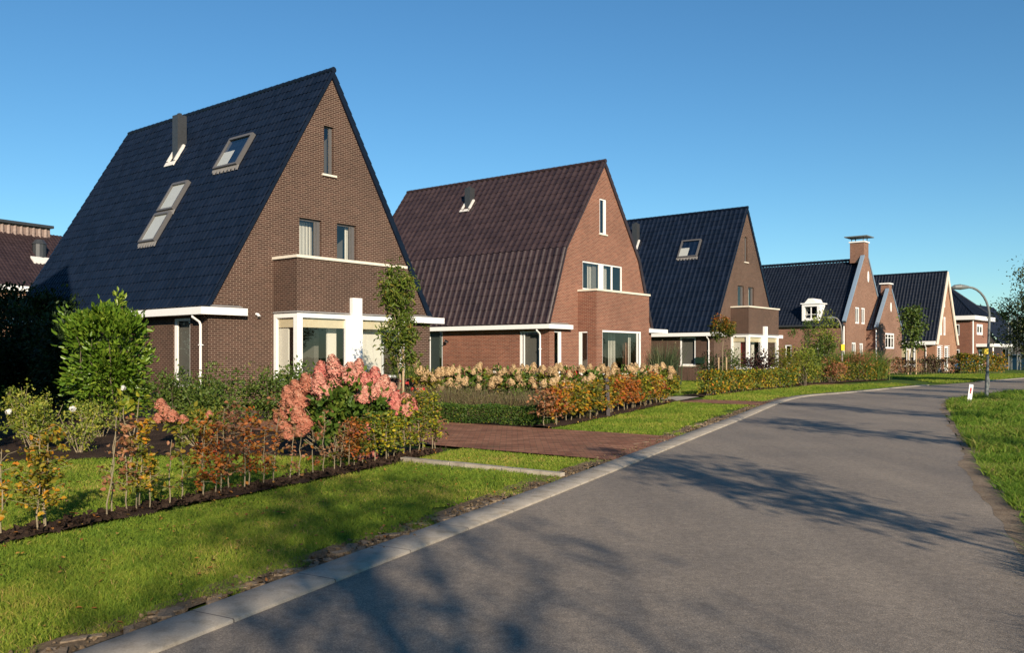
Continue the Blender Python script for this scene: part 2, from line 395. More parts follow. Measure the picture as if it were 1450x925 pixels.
def crown_points(n, rad, clumps, spread, shell=.55, zflat=1.0, box=False):
    """n points clumped in an ellipsoid (or box) of half-sizes rad centred on 0; returns pos, outward dir"""
    rad = np.array(rad, float)
    if box:
        c = rng.uniform(-1, 1, (clumps, 3))
        k = rng.integers(0, 3, clumps); k[rng.random(clumps) < .25] = 2
        sgn = np.where(rng.random(clumps) < .5, -1, 1); sgn[(k == 2)] = 1
        c[np.arange(clumps), k] = sgn * rng.uniform(.75, 1.0, clumps)
    else:
        c = unit(rng.normal(size=(clumps, 3))) * (rng.random((clumps, 1)) ** shell)
    idx = rng.integers(0, clumps, n)
    cs = rng.uniform(.6, 1.4, clumps)[idx][:, None]
    p = c[idx] * rad + rng.normal(size=(n, 3)) * spread * cs
    d = unit(p / rad + rng.normal(size=(n, 3)) * .55)
    shade = rng.random(clumps)[idx]
    return p, d, np.clip(rng.random(n) * .65 + shade * .35, 0, 1)

def branch_mb(mb, p0, p1, r0, r1, wob=.06, seg=4, n=6):
    p0 = np.array(p0, float); p1 = np.array(p1, float)
    ln = np.linalg.norm(p1 - p0); pts = []
    for i in range(seg + 1):
        t = i / seg
        pts.append(p0 + (p1 - p0) * t + (rng.normal(size=3) * wob * ln * (0 if i in (0,) else 1) * .5))
    mb.tube(pts, [r0 + (r1 - r0) * i / seg for i in range(seg + 1)], n)
    return pts

def stemmed_shrub(name, loc, rad, zc, nleaf, size, mat, label, cat, group=None, clumps=40, spread=.12, stems=7, bark='bark', box=False, shell=.5, wid=.55, stem_r=.012, upright=None):
    root = empty(name, loc)
    tag(root, label, cat, group)
    p, d, r = crown_points(nleaf, rad, clumps, spread, shell, box=box)
    p[:, 2] += zc
    keep = p[:, 2] > .03; p, d, r = p[keep], d[keep], r[keep]
    mk_leaves('foliage', p, size * rng.uniform(.65, 1.25, len(p)), d, mat, root, wid=wid, r=r, upright=upright)
    mb = MB()
    for k in range(stems):
        a = rng.random() * 6.28; q = rng.random() ** .5
        tip = (rad[0] * .8 * q * math.cos(a), rad[1] * .8 * q * math.sin(a), zc + rad[2] * rng.uniform(-.1, .7))
        branch_mb(mb, (tip[0] * .2, tip[1] * .2, -.03), tip, stem_r, stem_r * .35, .08, 4, 5)
    mb.build('stems', M[bark], root)
    return root

def tree(name, loc, h, crown_z0, crown_r, nleaf, lsize, mat, label, cat='tree', group=None, limbs=14, twigs=5, trunk_r=.07, clump=.22, bark='bark', up=.8, wid=.5, seed=None, lean=(0, 0), stems_only=False):
    global rng
    old = rng
    if seed is not None: rng = np.random.default_rng(seed)
    root = empty(name, loc); tag(root, label, cat, group)
    mb = MB()
    top = np.array((lean[0], lean[1], h * .96))
    tr = branch_mb(mb, (0, 0, -.05), top, trunk_r, trunk_r * .15, .025, 9, 8)
    tr = np.array(tr)
    tips = []
    for i in range(limbs):
        t = (crown_z0 + (h * .93 - crown_z0) * (i + rng.random()) / limbs) / h
        f = t * (len(tr) - 1) / .96; k = min(int(f), len(tr) - 2); p0 = tr[k] + (tr[k+1] - tr[k]) * (f - k)
        a = i * 2.4 + rng.normal() * .4
        frac = (t * h - crown_z0) / (h - crown_z0)
        rr = crown_r * (1.0 - .72 * frac ** 1.4) * rng.uniform(.65, 1.1) * (.7 + .3 * min(1, frac * 4))
        p1 = p0 + np.array((math.cos(a) * rr, math.sin(a) * rr, up * rr * rng.uniform(.6, 1.2)))
        p1[2] = min(p1[2], h)
        br = branch_mb(mb, p0, p1, trunk_r * (.42 - .25 * frac), .006, .08, 4, 5)
        for j in range(twigs):
            q = br[1 + j % (len(br) - 1)]
            e = q + unit(rng.normal(size=3) + np.array((math.cos(a), math.sin(a), .5)) * .8) * crown_r * rng.uniform(.18, .42)
            branch_mb(mb, q, e, .007, .003, .1, 2, 4)
            tips.append(e); tips.append((q + e) / 2)
        tips.append(p1)
    mb.build('trunk', M[bark], root)
    tips = np.array(tips)
    idx = rng.integers(0, len(tips), nleaf)
    p = tips[idx] + rng.normal(size=(nleaf, 3)) * clump * rng.uniform(.5, 1.2, (nleaf, 1))
    d = unit(rng.normal(size=(nleaf, 3)) + np.array((0, 0, -.4)))
    r = np.clip(rng.random(nleaf) * .6 + (rng.random(len(tips)) * .4)[idx], 0, 1)
    mk_leaves('crown', p, lsize * rng.uniform(.7, 1.25, nleaf), d, mat, root, wid=wid, r=r)
    rng = old
    return root

# ------------------------------------------------------------------ houses
def clip_poly(pts, poly):
    """clip convex 2D polygon pts by convex ccw polygon poly"""
    out = list(pts)
    for i in range(len(poly)):
        ax, ay = poly[i]; bx, by = poly[(i + 1) % len(poly)]
        ins = lambda p: (bx - ax) * (p[1] - ay) - (by - ay) * (p[0] - ax) >= -1e-9
        res = []
        for j in range(len(out)):
            p, q = out[j], out[(j + 1) % len(out)]
            ip, iq = ins(p), ins(q)
            if ip: res.append(p)
            if ip != iq:
                dx, dy = q[0] - p[0], q[1] - p[1]
                den = (bx - ax) * dy - (by - ay) * dx
                t = ((by - ay) * (p[0] - ax) - (bx - ax) * (p[1] - ay)) / den
                res.append((p[0] + t * dx, p[1] + t * dy))
        out = res
        if len(out) < 3: return []
    return out
def PL(plane, off):
    """plane mapper: (a, z, depth inward) -> local point"""
    if plane == 'front': return lambda a, z, d: (a, off + d, z)
    if plane == 'left': return lambda a, z, d: (off + d, a, z)
    if plane == 'right': return lambda a, z, d: (off - d, a, z)
    return lambda a, z, d: (a, off - d, z)
def wall_with_holes(mb, P, poly, holes, depth, flip=False):
    xs = sorted(set([p[0] for p in poly] + [h[0] for h in holes] + [h[1] for h in holes]))
    zs = sorted(set([p[1] for p in poly] + [h[2] for h in holes] + [h[3] for h in holes]))
    x0, x1 = min(p[0] for p in poly), max(p[0] for p in poly)
    xs = [x for x in xs if x0 - 1e-6 <= x <= x1 + 1e-6]
    for i in range(len(xs) - 1):
        for j in range(len(zs) - 1):
            cx, cz = (xs[i] + xs[i+1]) / 2, (zs[j] + zs[j+1]) / 2
            if any(h[0] < cx < h[1] and h[2] < cz < h[3] for h in holes): continue
            c = clip_poly([(xs[i], zs[j]), (xs[i+1], zs[j]), (xs[i+1], zs[j+1]), (xs[i], zs[j+1])], poly)
            if len(c) >= 3:
                pts = [P(a, z, 0) for a, z in c]
                mb.poly(list(reversed(pts)) if flip else pts)
    for a0, a1, z0, z1 in holes:
        for (p, q) in (((a0, z0), (a0, z1)), ((a1, z1), (a1, z0)), ((a0, z1), (a1, z1)), ((a1, z0), (a0, z0))):
            mb.poly([P(*p, 0), P(*q, 0), P(*q, depth), P(*p, depth)])
def pbox(mb, P, a0, a1, z0, z1, d0, d1):
    return mb.box(P(a0, z0, d0), P(a1, z1, d1))
def window(root, P, a0, a1, z0, z1, rec=.1, fw=.07, mat='white', mull=(), trans=(), sill=None, blind=None, fd=.06, widths=None, glass='glass', bars=(), curtains=()):
    """frame mesh with pane, sill and blind as sub-parts; mull = list of (position, width)"""
    fl, fr_, ft, fb = widths or (fw, fw, fw, fw)
    e = .004
    mb = MB()
    pbox(mb, P, a0 + e, a0 + fl, z0 + e, z1 - e, rec, rec + fd)
    pbox(mb, P, a1 - fr_, a1 - e, z0 + e, z1 - e, rec, rec + fd)
    pbox(mb, P, a0 + fl, a1 - fr_, z1 - ft, z1 - e, rec, rec + fd)
    pbox(mb, P, a0 + fl, a1 - fr_, z0 + e, z0 + fb, rec, rec + fd)
    for c, w in mull: pbox(mb, P, c - w / 2, c + w / 2, z0 + fb, z1 - ft, rec - .003, rec + fd - .003)
    for c, w in trans: pbox(mb, P, a0 + fl, a1 - fr_, c - w / 2, c + w / 2, rec + .003, rec + fd - .006)
    for c, w in bars: pbox(mb, P, c - w / 2, c + w / 2, z0 + fb, z1 - ft, rec + .004, rec + fd - .006)
    w = mb.build('window', M[mat], root)
    pm = MB(); g = rec + fd * .6
    pm.poly([P(a0 + fl * .8, z0 + fb * .8, g), P(a1 - fr_ * .8, z0 + fb * .8, g), P(a1 - fr_ * .8, z1 - ft * .8, g), P(a0 + fl * .8, z1 - ft * .8, g)])
    pm.build('pane', M[glass], w)
    if sill:
        s = MB(); pbox(s, P, a0 - sill, a1 + sill, z0 - .07, z0 - .002, -.07, rec); s.build('sill', M['cream'], w)
    if blind:
        s = MB(); pbox(s, P, a0 + fl, a1 - fr_, z1 - ft - blind, z1 - ft, rec + fd + .03, rec + fd + .045); s.build('blind', M['blind'], w)
    for ca, cb, dd in curtains:
        s = MB(); k = max(2, int((cb - ca) / .07))
        for i in range(k):
            x0, x1 = ca + (cb - ca) * i / k, ca + (cb - ca) * (i + 1) / k
            q = dd + .018 * (i % 2)
            s.poly([P(x0, z0 + fb, dd), P(x1, z0 + fb, q + .012), P(x1, z1 - ft, q + .012), P(x0, z1 - ft, dd)])
        s.build('curtain', M['curtain'], w)
    return w

def tile_sheet(root, name, P0, drow, dup, length, slope_len, nrm, colw, rowh, amp, mat, lift=.022, per=9, double=False):
    nc = max(1, round(length / colw)); nr = max(1, round(slope_len / rowh))
    drow, dup, nrm = (np.array(x, float) for x in (drow, dup, nrm))
    a = np.linspace(0, length, nc * per + 1); ph = np.arange(nc * per + 1) / per
    t = ph % 1.0
    prof = amp * (np.clip(np.cos((t - .28) * 2 * np.pi), -.3, 1)) if not double else amp * (np.abs(np.sin(t * np.pi)) ** .8)
    nx = len(a)
    V = []; F = []; uv = []; sm = []
    base_i = 0
    cell = np.arange(nx - 1) // per
    P0 = np.array(P0, float)
    for k in range(nr):
        s0, s1 = k / nr * slope_len, (k + 1.03) / nr * slope_len
        jit = np.repeat(rng.normal(size=nc) * .003, per); jit = np.append(jit, 0)
        l0 = P0 + a[:, None] * drow + s0 * dup + (prof + lift + jit)[:, None] * nrm
        l1 = P0 + a[:, None] * drow + s1 * dup + (prof + jit)[:, None] * nrm
        lb = P0 + a[:, None] * drow + (s0 + .004) * dup + (prof + lift + jit - .03)[:, None] * nrm
        V += [l0, l1, l0, lb]
        i = base_i + np.arange(nx - 1)
        F.append(np.stack([i, i + 1, i + nx + 1, i + nx], 1)); sm.append(np.ones(nx - 1, bool))
        F.append(np.stack([i + 3 * nx, i + 3 * nx + 1, i + 2 * nx + 1, i + 2 * nx], 1)); sm.append(np.zeros(nx - 1, bool))
        u_ = np.repeat(np.stack([cell + .5, np.full(nx - 1, k + .5)], 1), 4, axis=0); uv += [u_, u_]
        base_i += 4 * nx
    o = np_mesh(name, np.concatenate(V), np.concatenate(F), mat, root, np.concatenate(uv))
    o.data.polygons.foreach_set('use_smooth', np.concatenate(sm))
    return o

def ridge_tiles(root, p0, p1, mat, r=.12, step=.36):
    p0 = np.array(p0, float); p1 = np.array(p1, float); ln = np.linalg.norm(p1 - p0); d = (p1 - p0) / ln
    mb = MB(); n = int(ln / step)
    for i in range(n):
        mb.tube([p0 + d * i * ln / n, p0 + d * ((i + 1) * ln / n + .03)], [r * 1.12, r * .95], 10)
    return mb.build('ridge', mat, root)
def verge(root, prof, y0, y1, mat, up=.14, down=.0):
    """prof: list of (x,z) along the gable edge, foot -> apex; strip standing proud of the gable"""
    mb = MB()
    for i in range(len(prof) - 1):
        (xa, za), (xb, zb) = prof[i], prof[i + 1]
        ln = math.hypot(xb - xa, zb - za); tx, tz = (xb - xa) / ln, (zb - za) / ln
        nx, nz = (-tz, tx) if tx > 0 else (tz, -tx)
        if nz < 0: nx, nz = -nx, -nz
        n = max(1, int(ln / .38))
        for k in range(n):
            a, b = ln * k / n, ln * (k + 1) / n + .02
            q = lambda s, h, y: (xa + tx * s + nx * h, y, za + tz * s + nz * h)
            u0, u1 = up + .025, up
            ring0 = [q(a, -down, y0), q(b, -down, y0 + .006), q(b, u1, y0 + .006), q(a, u0, y0)]
            ring1 = [q(a, -down, y1), q(b, -down, y1), q(b, u1, y1), q(a, u0, y1)]
            mb.hexa(ring0, ring1)
    return mb.build('verge', mat, root)
def skylight(root, S, y0, y1, x0, x1, mat_f='taupe'):
    """S(x, y, h) maps slope coordinates; x = horizontal position up the slope"""
    def sb(mb, xa, xb, ya, yb, h0, h1):
        mb.hexa([S(xa, ya, h0), S(xb, ya, h0), S(xb, yb, h0), S(xa, yb, h0)], [S(xa, ya, h1), S(xb, ya, h1), S(xb, yb, h1), S(xa, yb, h1)])
    mb = MB(); w = .085; wx = .042
    sb(mb, x0, x1, y0, y0 + w, .02, .17); sb(mb, x0, x1, y1 - w, y1, .02, .17)
    sb(mb, x0, x0 + wx, y0 + w, y1 - w, .02, .165); sb(mb, x1 - wx * 1.3, x1, y0 + w, y1 - w, .02, .18)
    f = mb.build('skylight', M[mat_f], root)
    pm = MB(); pm.poly([S(x0 + wx, y0 + w, .13), S(x0 + wx, y1 - w, .13), S(x1 - wx, y1 - w, .13), S(x1 - wx, y0 + w, .13)]); pm.build('pane', M['sky_glass'], f)
    b = MB()
    half = (y1 - y0) > 1.2
    sb(b, x0 + wx, (x0 * .45 + x1 * .55) if half else x1 - wx - .01, (y0 + y1) / 2 if half else y0 + w, y1 - w, .095, .105)
    b.build('blind', M['curtain'], f)
    fl = MB(); n = 14
    for k in range(n):
        ya = y0 - .08 + (y1 - y0 + .16) * k / n; yb = y0 - .08 + (y1 - y0 + .16) * (k + 1) / n
        dz = .045 * (k % 2)
        fl.hexa([S(x0 - .10 + dz, ya, .03), S(x0, ya, .06), S(x0, yb, .06), S(x0 - .10 + dz, yb, .03)], [S(x0 - .10 + dz, ya, .055), S(x0, ya, .085), S(x0, yb, .085), S(x0 - .10 + dz, yb, .055)])
    fl.build('flashing', M['lead'], f)
    return f
def flue(root, S, zs, x0, x1, y0, y1, ztop):
    mb = MB(); mb.box((x0, y0, zs(x0) - .1), (x1, y1, ztop))
    mb.box((x0 + .14, y0 + .12, ztop), (x1 - .14, y1 - .12, ztop + .1))
    f = mb.build('flue', M['dark_metal'], root)
    m2 = MB()
    def sb(xa, xb, ya, yb, h0, h1): m2.hexa([S(xa, ya, h0), S(xb, ya, h0), S(xb, yb, h0), S(xa, yb, h0)], [S(xa, ya, h1), S(xb, ya, h1), S(xb, yb, h1), S(xa, yb, h1)])
    sb(x0 - .11, x0 - .005, y0 - .1, y1 + .2, .03, .075); sb(x0 - .005, x1, y0 - .12, y0 - .006, .03, .12); sb(x0 - .005, x1 - .1, y1 + .006, y1 + .12, .03, .12)
    m2.build('flashing', M['white_lead'], f)
    return f

def downpipe(root, x, y, ztop, mat='white', r=.04, out=.35):
    mb = MB()
    mb.tube([(x - out, y, ztop + .02), (x - out, y, ztop - .06), (x - .12, y, ztop - .2), (x - .07, y, ztop - .3), (x - .07, y, .02)], r, 8)
    for z in (.9, 1.9): mb.box((x - .125, y - .055, z), (x - .002, y + .055, z + .03))
    return mb.build('downpipe', M[mat], root)

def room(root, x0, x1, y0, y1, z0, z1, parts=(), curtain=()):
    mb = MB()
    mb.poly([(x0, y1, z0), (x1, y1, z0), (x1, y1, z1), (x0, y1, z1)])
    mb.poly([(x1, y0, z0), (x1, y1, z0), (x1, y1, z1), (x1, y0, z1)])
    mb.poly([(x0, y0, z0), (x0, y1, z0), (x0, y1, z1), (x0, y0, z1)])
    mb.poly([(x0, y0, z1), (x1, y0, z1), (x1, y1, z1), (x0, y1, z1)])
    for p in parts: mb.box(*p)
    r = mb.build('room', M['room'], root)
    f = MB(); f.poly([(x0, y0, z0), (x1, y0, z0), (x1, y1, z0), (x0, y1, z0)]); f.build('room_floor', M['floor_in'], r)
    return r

def gable_house(name, loc, yaw, W, prof, Lr, bmat, tmat, holes_front, holes_left, colw, rowh, amp, rdepth=.12, double=False, depth_front=None):
    """prof: left gable edge (x,z) from foot to apex; mirrored on the right. Returns root and helpers"""
    root = empty(name, (loc[0], loc[1], 0), R(90 - yaw))
    zf = prof[0][1]
    right = [(W - x, z) for x, z in prof]
    poly = [(0, -.1), (W, -.1)] + [(W if i == 0 else p[0], p[1]) for i, p in enumerate(right)] + [p if i else (0, p[1]) for i, p in reversed(list(enumerate(prof[:-1])))]
    mb = MB()
    F = PL('front', 0.0); Lf = PL('left', 0.0)
    wall_with_holes(mb, F, poly, holes_front, rdepth)
    wall_with_holes(mb, Lf, [(0, -.1), (Lr, -.1), (Lr, zf), (0, zf)], holes_left, rdepth, True)
    wall_with_holes(mb, PL('right', W), [(0, -.1), (Lr, -.1), (Lr, zf), (0, zf)], [], rdepth)
    wall_with_holes(mb, PL('back', Lr), poly, [], rdepth, True)
    mb.build('wall', M[bmat], root)
    T = M[tmat]
    for i in range(len(prof) - 1):
        (xa, za), (xb, zb) = prof[i], prof[i + 1]
        ln = math.hypot(xb - xa, zb - za); tx, tz = (xb - xa) / ln, (zb - za) / ln
        off = .11
        tile_sheet(root, 'roof', (xa - tz * off, -.05, za + tx * off), (0, 1, 0), (tx, 0, tz), Lr + .1, ln, (-tz, 0, tx), colw, rowh, amp, T, double=double)
        off = .03
        tile_sheet(root, 'roof', (W - xa + tz * off, -.05, za + tx * off), (0, 1, 0), (-tx, 0, tz), Lr + .1, ln, (tz, 0, tx), colw, rowh, amp, T, double=double)
    ap = prof[-1]
    ridge_tiles(root, (ap[0], -.08, ap[1] + .15), (ap[0], Lr + .08, ap[1] + .15), T, .1)
    verge(root, prof, -.085, .05, T, .085, .01); verge(root, right, -.085, .05, T, .07, .13)
    verge(root, prof, Lr - .05, Lr + .085, T); verge(root, right, Lr - .05, Lr + .085, T, .07, .13)
    return root

def slope_fn(prof, i):
    (xa, za), (xb, zb) = prof[i], prof[i + 1]
    k = (zb - za) / (xb - xa); ln = math.hypot(1, k); nx, nz = -k / ln, 1 / ln
    zs = lambda x: za + k * (x - xa) + .13
    return (lambda x, y, h: (x + nx * (h + .11), y, za + k * (x - xa) + nz * (h + .11))), zs

def fascia(root, W, Lr, zl, xr0, xr1, left_end=1.25):
    mb = MB()
    z0, z1 = zl
    mb.prism([(-.42, -.28), (left_end, -.28), (left_end, -.003), (-.003, -.003), (-.003, Lr), (-.42, Lr)], z0, z1)
    mb.prism([(xr0, -.28), (xr1, -.28), (xr1, Lr), (W + .003, Lr), (W + .003, -.003), (xr0, -.003)], z0 + .004, z1 + .004)
    o = mb.build('fascia', M['white'], root)
    for a, b in ((.02, left_end - .1), (xr0 + .1, W - .02)):
        m2 = MB(); m2.hexa([(a, -.2, z1 + .006), (b, -.2, z1 + .006), (b, -.003, z1 + .006), (a, -.003, z1 + .006)], [(a, -.2, z1 + .012), (b, -.2, z1 + .012), (b, -.003, z1 + .1), (a, -.003, z1 + .1)])
        m2.build('lead_apron', M['lead'], o)
    return o

PROF_A = [(0.0, 3.1), (4.97, 11.68)]
def steep_house(name, loc, yaw, variant):
    W, Lr = 9.94, 14.35
    up = [(3.51, 4.48, 4.98, 6.37), (5.17, 6.08, 4.98, 6.37)]
    slit = (4.58, 5.02, 8.05, 9.78)
    hf = up + [slit, (2.65, 7.2, .72, 2.85)]
    if variant == 1: hl = [(1.05, 2.05, .55, 2.8)]
    else: hl = [(1.3, 2.45, .95, 2.86)]
    root = gable_house(name, loc, yaw, W, PROF_A, Lr, 'brick_brown', 'tile_blue', hf, hl, .235 if variant == 1 else .36, .40, .030 if variant == 1 else .045)
    F = PL('front', 0.0); Lf = PL('left', 0.0)
    for i, h in enumerate(up): window(root, F, *h, rec=.11, mat='taupe', widths=(.05, .14, .07, .05), bars=((h[1] - .21, .05),), curtains=((h[0] + .03, h[1] - .1, .42),) if i == 0 else ((h[1] - .3, h[1] - .1, .3),))
    window(root, F, *slit, rec=.11, mat='taupe', widths=(.04, .12, .05, .05), sill=.1, curtains=((slit[0] + .14, slit[1] - .1, .6),))
    if variant == 1: window(root, Lf, *hl[0], rec=.04, widths=(.08, .16, .09, .07))
    else: window(root, Lf, *hl[0], rec=.02, fw=.1, sill=.06)
    fascia(root, W, Lr, (2.87, 3.1), 8.75, 10.5)
    downpipe(root, 0, .33, 2.86)
    # bay: brick box over a white glazed corner
    bx0, bx1, p = 2.45, 7.32, 1.27
    mb = MB()
    mb.box((bx0, -p, 3.05), (bx1, -.002, 4.80))
    bay = mb.build('bay', M['brick_brown'], root)
    mb = MB(); mb.box((bx0 + .03, -p + .03, -.05), (bx1 - .03, -.002, .70)); mb.build('plinth', M['brick_brown'], bay)
    mb = MB(); mb.box((bx0 - .07, -p - .07, 4.803), (bx1 + .07, -.004, 4.895)); mb.build('ledge', M['cream'], bay)
    mb = MB(); mb.hexa([(bx0 - .05, -p - .05, 3.003), (bx1 + .05, -p - .05, 3.003), (bx1 + .05, -.002, 3.003), (bx0 - .05, -.002, 3.003)],
                       [(bx0 - .012, -p - .012, 3.06), (bx1 + .012, -p - .012, 3.06), (bx1 + .012, -.002, 3.06), (bx0 - .012, -.002, 3.06)]); mb.build('lead_apron', M['lead'], bay)
    mb = MB()
    pf, pl = PL('front', -p), PL('left', bx0)
    # front frame
    mb.box((bx0, -p, 2.84), (bx1, -.003, 3.0))                       # head slab (roof of the glazed bay)
    mb.box((bx0 - .03, -p - .03, .70), (bx1 + .03, -.003, .86))      # bottom slab
    mb.box((bx0, -p, .86), (bx0 + .22, -p + .2, 2.84))               # corner post
    mb.box((bx1 - .16, -p, .86), (bx1, -p + .2, 2.84))
    mb.box((4.52, -p, .86), (5.27, -p + .12, 2.84))
    mb.box((bx0, -.14, .86), (bx0 + .1, -.003, 2.84)); mb.box((bx1 - .1, -.14, .86), (bx1, -.003, 2.84))
    fr = mb.build('bay_window', M['white'], root)
    mb = MB(); mb.box((4.68, -p - .16, .62), (5.11, -p - .003, 3.58)); mb.build('pillar', M['white'], fr)
    for a0, a1 in ((bx0 + .22, 4.52), (5.27, bx1 - .16)):
        g = MB(); g.poly([(a0, -p + .08, .86), (a1, -p + .08, .86), (a1, -p + .08, 2.84), (a0, -p + .08, 2.84)]); g.build('pane', M['glass'], fr)
        b = MB(); b.box((a0, -p + .12, 2.52), (a1, -p + .14, 2.84)); b.build('blind', M['blind'], fr)
    for x in (bx0 + .06, bx1 - .06):
        g = MB(); g.poly([(x, -p + .2, .86), (x, -.14, .86), (x, -.14, 2.84), (x, -p + .2, 2.84)]); g.build('pane', M['glass'], fr)
        b = MB(); b.box((x - .03, -p + .22, 2.52), (x - .01, -.16, 2.84)) if x > 5 else b.box((x + .03, -p + .22, 2.52), (x + .05, -.16, 2.84)); b.build('blind', M['blind'], fr)
    for a0, a1 in ((4.1, 4.5), (5.6, 6.6)) if variant == 1 else ((4.0, 4.4),):
        b = MB(); b.box((a0, -p + .5, .9), (a1, -p + .56, 2.82)); b.build('curtain', M['curtain'], fr)
    b = MB(); b.box((bx0 + .14, -.6, .9), (bx0 + .2, -.08, 2.82)); b.build('curtain', M['curtain'], fr)
    # rooms behind the glass
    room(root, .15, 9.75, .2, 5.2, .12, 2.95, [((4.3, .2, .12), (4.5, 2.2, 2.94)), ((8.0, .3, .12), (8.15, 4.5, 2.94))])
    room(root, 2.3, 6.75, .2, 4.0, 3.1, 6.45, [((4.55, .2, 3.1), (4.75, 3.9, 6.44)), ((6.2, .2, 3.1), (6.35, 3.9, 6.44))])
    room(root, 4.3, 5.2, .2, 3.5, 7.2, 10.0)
    if variant == 3:
        c = MB()
        for k in range(7): c.box((bx0 + .28 + .0 * k, -p + .28 + k * .07, .9), (bx0 + .31 + .025 * (k % 2), -p + .34 + k * .07, 2.8))
        c.build('curtain', M['red_cloth'], root)
        c = MB(); c.box((3.9, -.6, .75), (4.35, -.25, 1.75)); c.build('curtain', M['red_cloth'], root)
    S, zs = slope_fn(PROF_A, 0)
    flue(root, S, zs, 3.62, 4.02, 8.0, 8.4, 11.35)
    skylight(root, S, 2.75, 4.25, 3.05, 3.78)
    if variant == 1:
        skylight(root, S, 5.62, 6.75, 1.5, 2.17); skylight(root, S, 5.62, 6.75, 2.23, 2.9)
        mb = MB(); mb.tube([(1.75, -.03, 2.95), (1.75, -.14, 2.93), (1.75, -.17, 2.86)], [.05, .05, .07], 8); mb.build('wall_lamp', M['white'], root)
    return root

h1 = steep_house('steep_gable_house', (-9.563, 27.8), 39, 1)
tag(h1, 'dark brown brick house with steep blue-black roof and three skylights, nearest of the row', 'house', 'gabled houses along the street')
h3 = steep_house('steep_gable_house', (13.04, 57.0), 39.5, 3)
tag(h3, 'brown brick house with single skylight and red curtain, just beyond the red brick house', 'house', 'gabled houses along the street')
mb = MB(); mb.box((-.16, .65, 1.1), (-.003, 1.25, 1.5)); mb.build('mailbox', M['mailbox'], h3)

# gambrel house 2 (red brick)
PROF_G = [(-.05, 3.1), (1.40, 6.86), (4.95, 11.62)]
def kinked_house(loc, yaw):
    W, Lr = 9.9, 14.3
    big = (2.87, 6.72, 4.96, 6.38); slit = (4.46, 5.12, 7.93, 9.76)
    sw = (.41, 1.03, .45, 2.78)
    hl = [(.6, 1.8, .45, 2.78), (6.9, 7.98, .05, 2.85)]
    root = gable_house('kinked_gable_house', loc, yaw, W, PROF_G, Lr, 'brick_red', 'tile_purple', [big, slit, sw, (2.8, 7.0, .3, 2.85)], hl, .40, .40, .066)
    F = PL('front', 0.0); Lf = PL('left', 0.0)
    window(root, F, *big, rec=.03, widths=(.06, .07, .07, .05), mull=((4.66, .42), (5.72, .09)), curtains=((3.0, 3.3, .3), (3.75, 4.4, .3), (5.35, 5.66, .3)))
    window(root, F, *slit, rec=.03, widths=(.08, .2, .07, .05), sill=.06)
    window(root, F, *sw, rec=.03, widths=(.04, .22, .06, .05))
    window(root, Lf, *hl[0], rec=.03, widths=(.06, .12, .06, .05), mull=((1.55, .05),))
    d = MB(); pbox(d, Lf, 7.82, 7.976, .06, 2.84, .02, .1); pbox(d, Lf, 6.904, 6.98, .06, 2.84, .03, .1); d = d.build('door', M['white'], root)
    q = MB(); pbox(q, Lf, 7.2, 7.82, .06, 2.84, .06, .1); q.build('door_panel', M['door_dark'], d)
    q = MB(); pbox(q, Lf, 6.98, 7.2, .06, 2.84, .075, .1); q.build('pane', M['glass'], d)
    fascia(root, W, Lr, (2.88, 3.09), 8.85, 11.35, 1.62)
    downpipe(root, 0, .5, 2.86)
    mb = MB(); mb.tube([(-.005, 6.5, 2.3), (-.1, 6.5, 2.38), (-.2, 6.5, 2.36), (-.22, 6.5, 2.28)], [.03, .03, .1, .12], 10); mb.build('wall_lamp', M['skin_black'], root)
    # bay
    bx0, bx1, p = 2.46, 7.7, 1.09
    bay = MB(); fw = (3.0, 6.85, .62, 2.87); lw = (-.56, -.03, .62, 2.8)
    wall_with_holes(bay, PL('front', -p), [(bx0, -.1), (bx1, -.1), (bx1, 4.8), (bx0, 4.8)], [fw], .12)
    wall_with_holes(bay, PL('left', bx0), [(-p, -.1), (-.003, -.1), (-.003, 4.8), (-p, 4.8)], [lw], .12, True)
    wall_with_holes(bay, PL('right', bx1), [(-p, -.1), (-.003, -.1), (-.003, 4.8), (-p, 4.8)], [], .12)
    bay.poly([(bx0, -p, 4.8), (bx1, -p, 4.8), (bx1, -.003, 4.8), (bx0, -.003, 4.8)])
    b = bay.build('bay', M['brick_red'], root)
    mb = MB(); mb.box((bx0 - .06, -p - .06, 4.803), (bx1 + .06, -.004, 4.9)); mb.build('ledge', M['cream'], b)
    window(root, PL('front', -p), *fw, rec=.02, widths=(.05, .14, .1, .08), bars=((6.5, .07),), curtains=((5.0, 5.75, .9), (6.35, 6.6, .5)))
    window(root, PL('left', bx0), *lw, rec=.02, widths=(.03, .17, .07, .06))
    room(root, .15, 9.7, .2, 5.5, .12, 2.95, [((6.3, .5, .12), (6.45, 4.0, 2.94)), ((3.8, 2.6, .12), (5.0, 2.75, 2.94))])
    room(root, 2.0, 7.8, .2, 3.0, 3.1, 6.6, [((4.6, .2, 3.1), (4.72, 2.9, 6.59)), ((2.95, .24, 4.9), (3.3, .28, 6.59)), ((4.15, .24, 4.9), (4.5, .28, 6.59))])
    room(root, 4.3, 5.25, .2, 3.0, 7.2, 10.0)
    S, zs = slope_fn(PROF_G, 1)
    flue(root, S, zs, 3.6, 4.0, 8.1, 8.5, 11.15)
    return root
h2 = kinked_house((1.789, 42.2), 38)
tag(h2, 'red brick house with purple-brown kinked roof and white trimmed windows behind the cream hydrangeas', 'house', 'gabled houses along the street')

# the next house of the row, just outside the left edge: throws the shadow over the hedge
h0 = copy_tree(h1)
h0.location = (-8.5, 13.1, 0); h0.rotation_euler = (0, 0, R(141)); h0.scale = (1, 1, 1.08)
tag(h0, 'brown brick steep roofed house standing left of the first garden, outside the picture', 'house', 'gabled houses along the street')

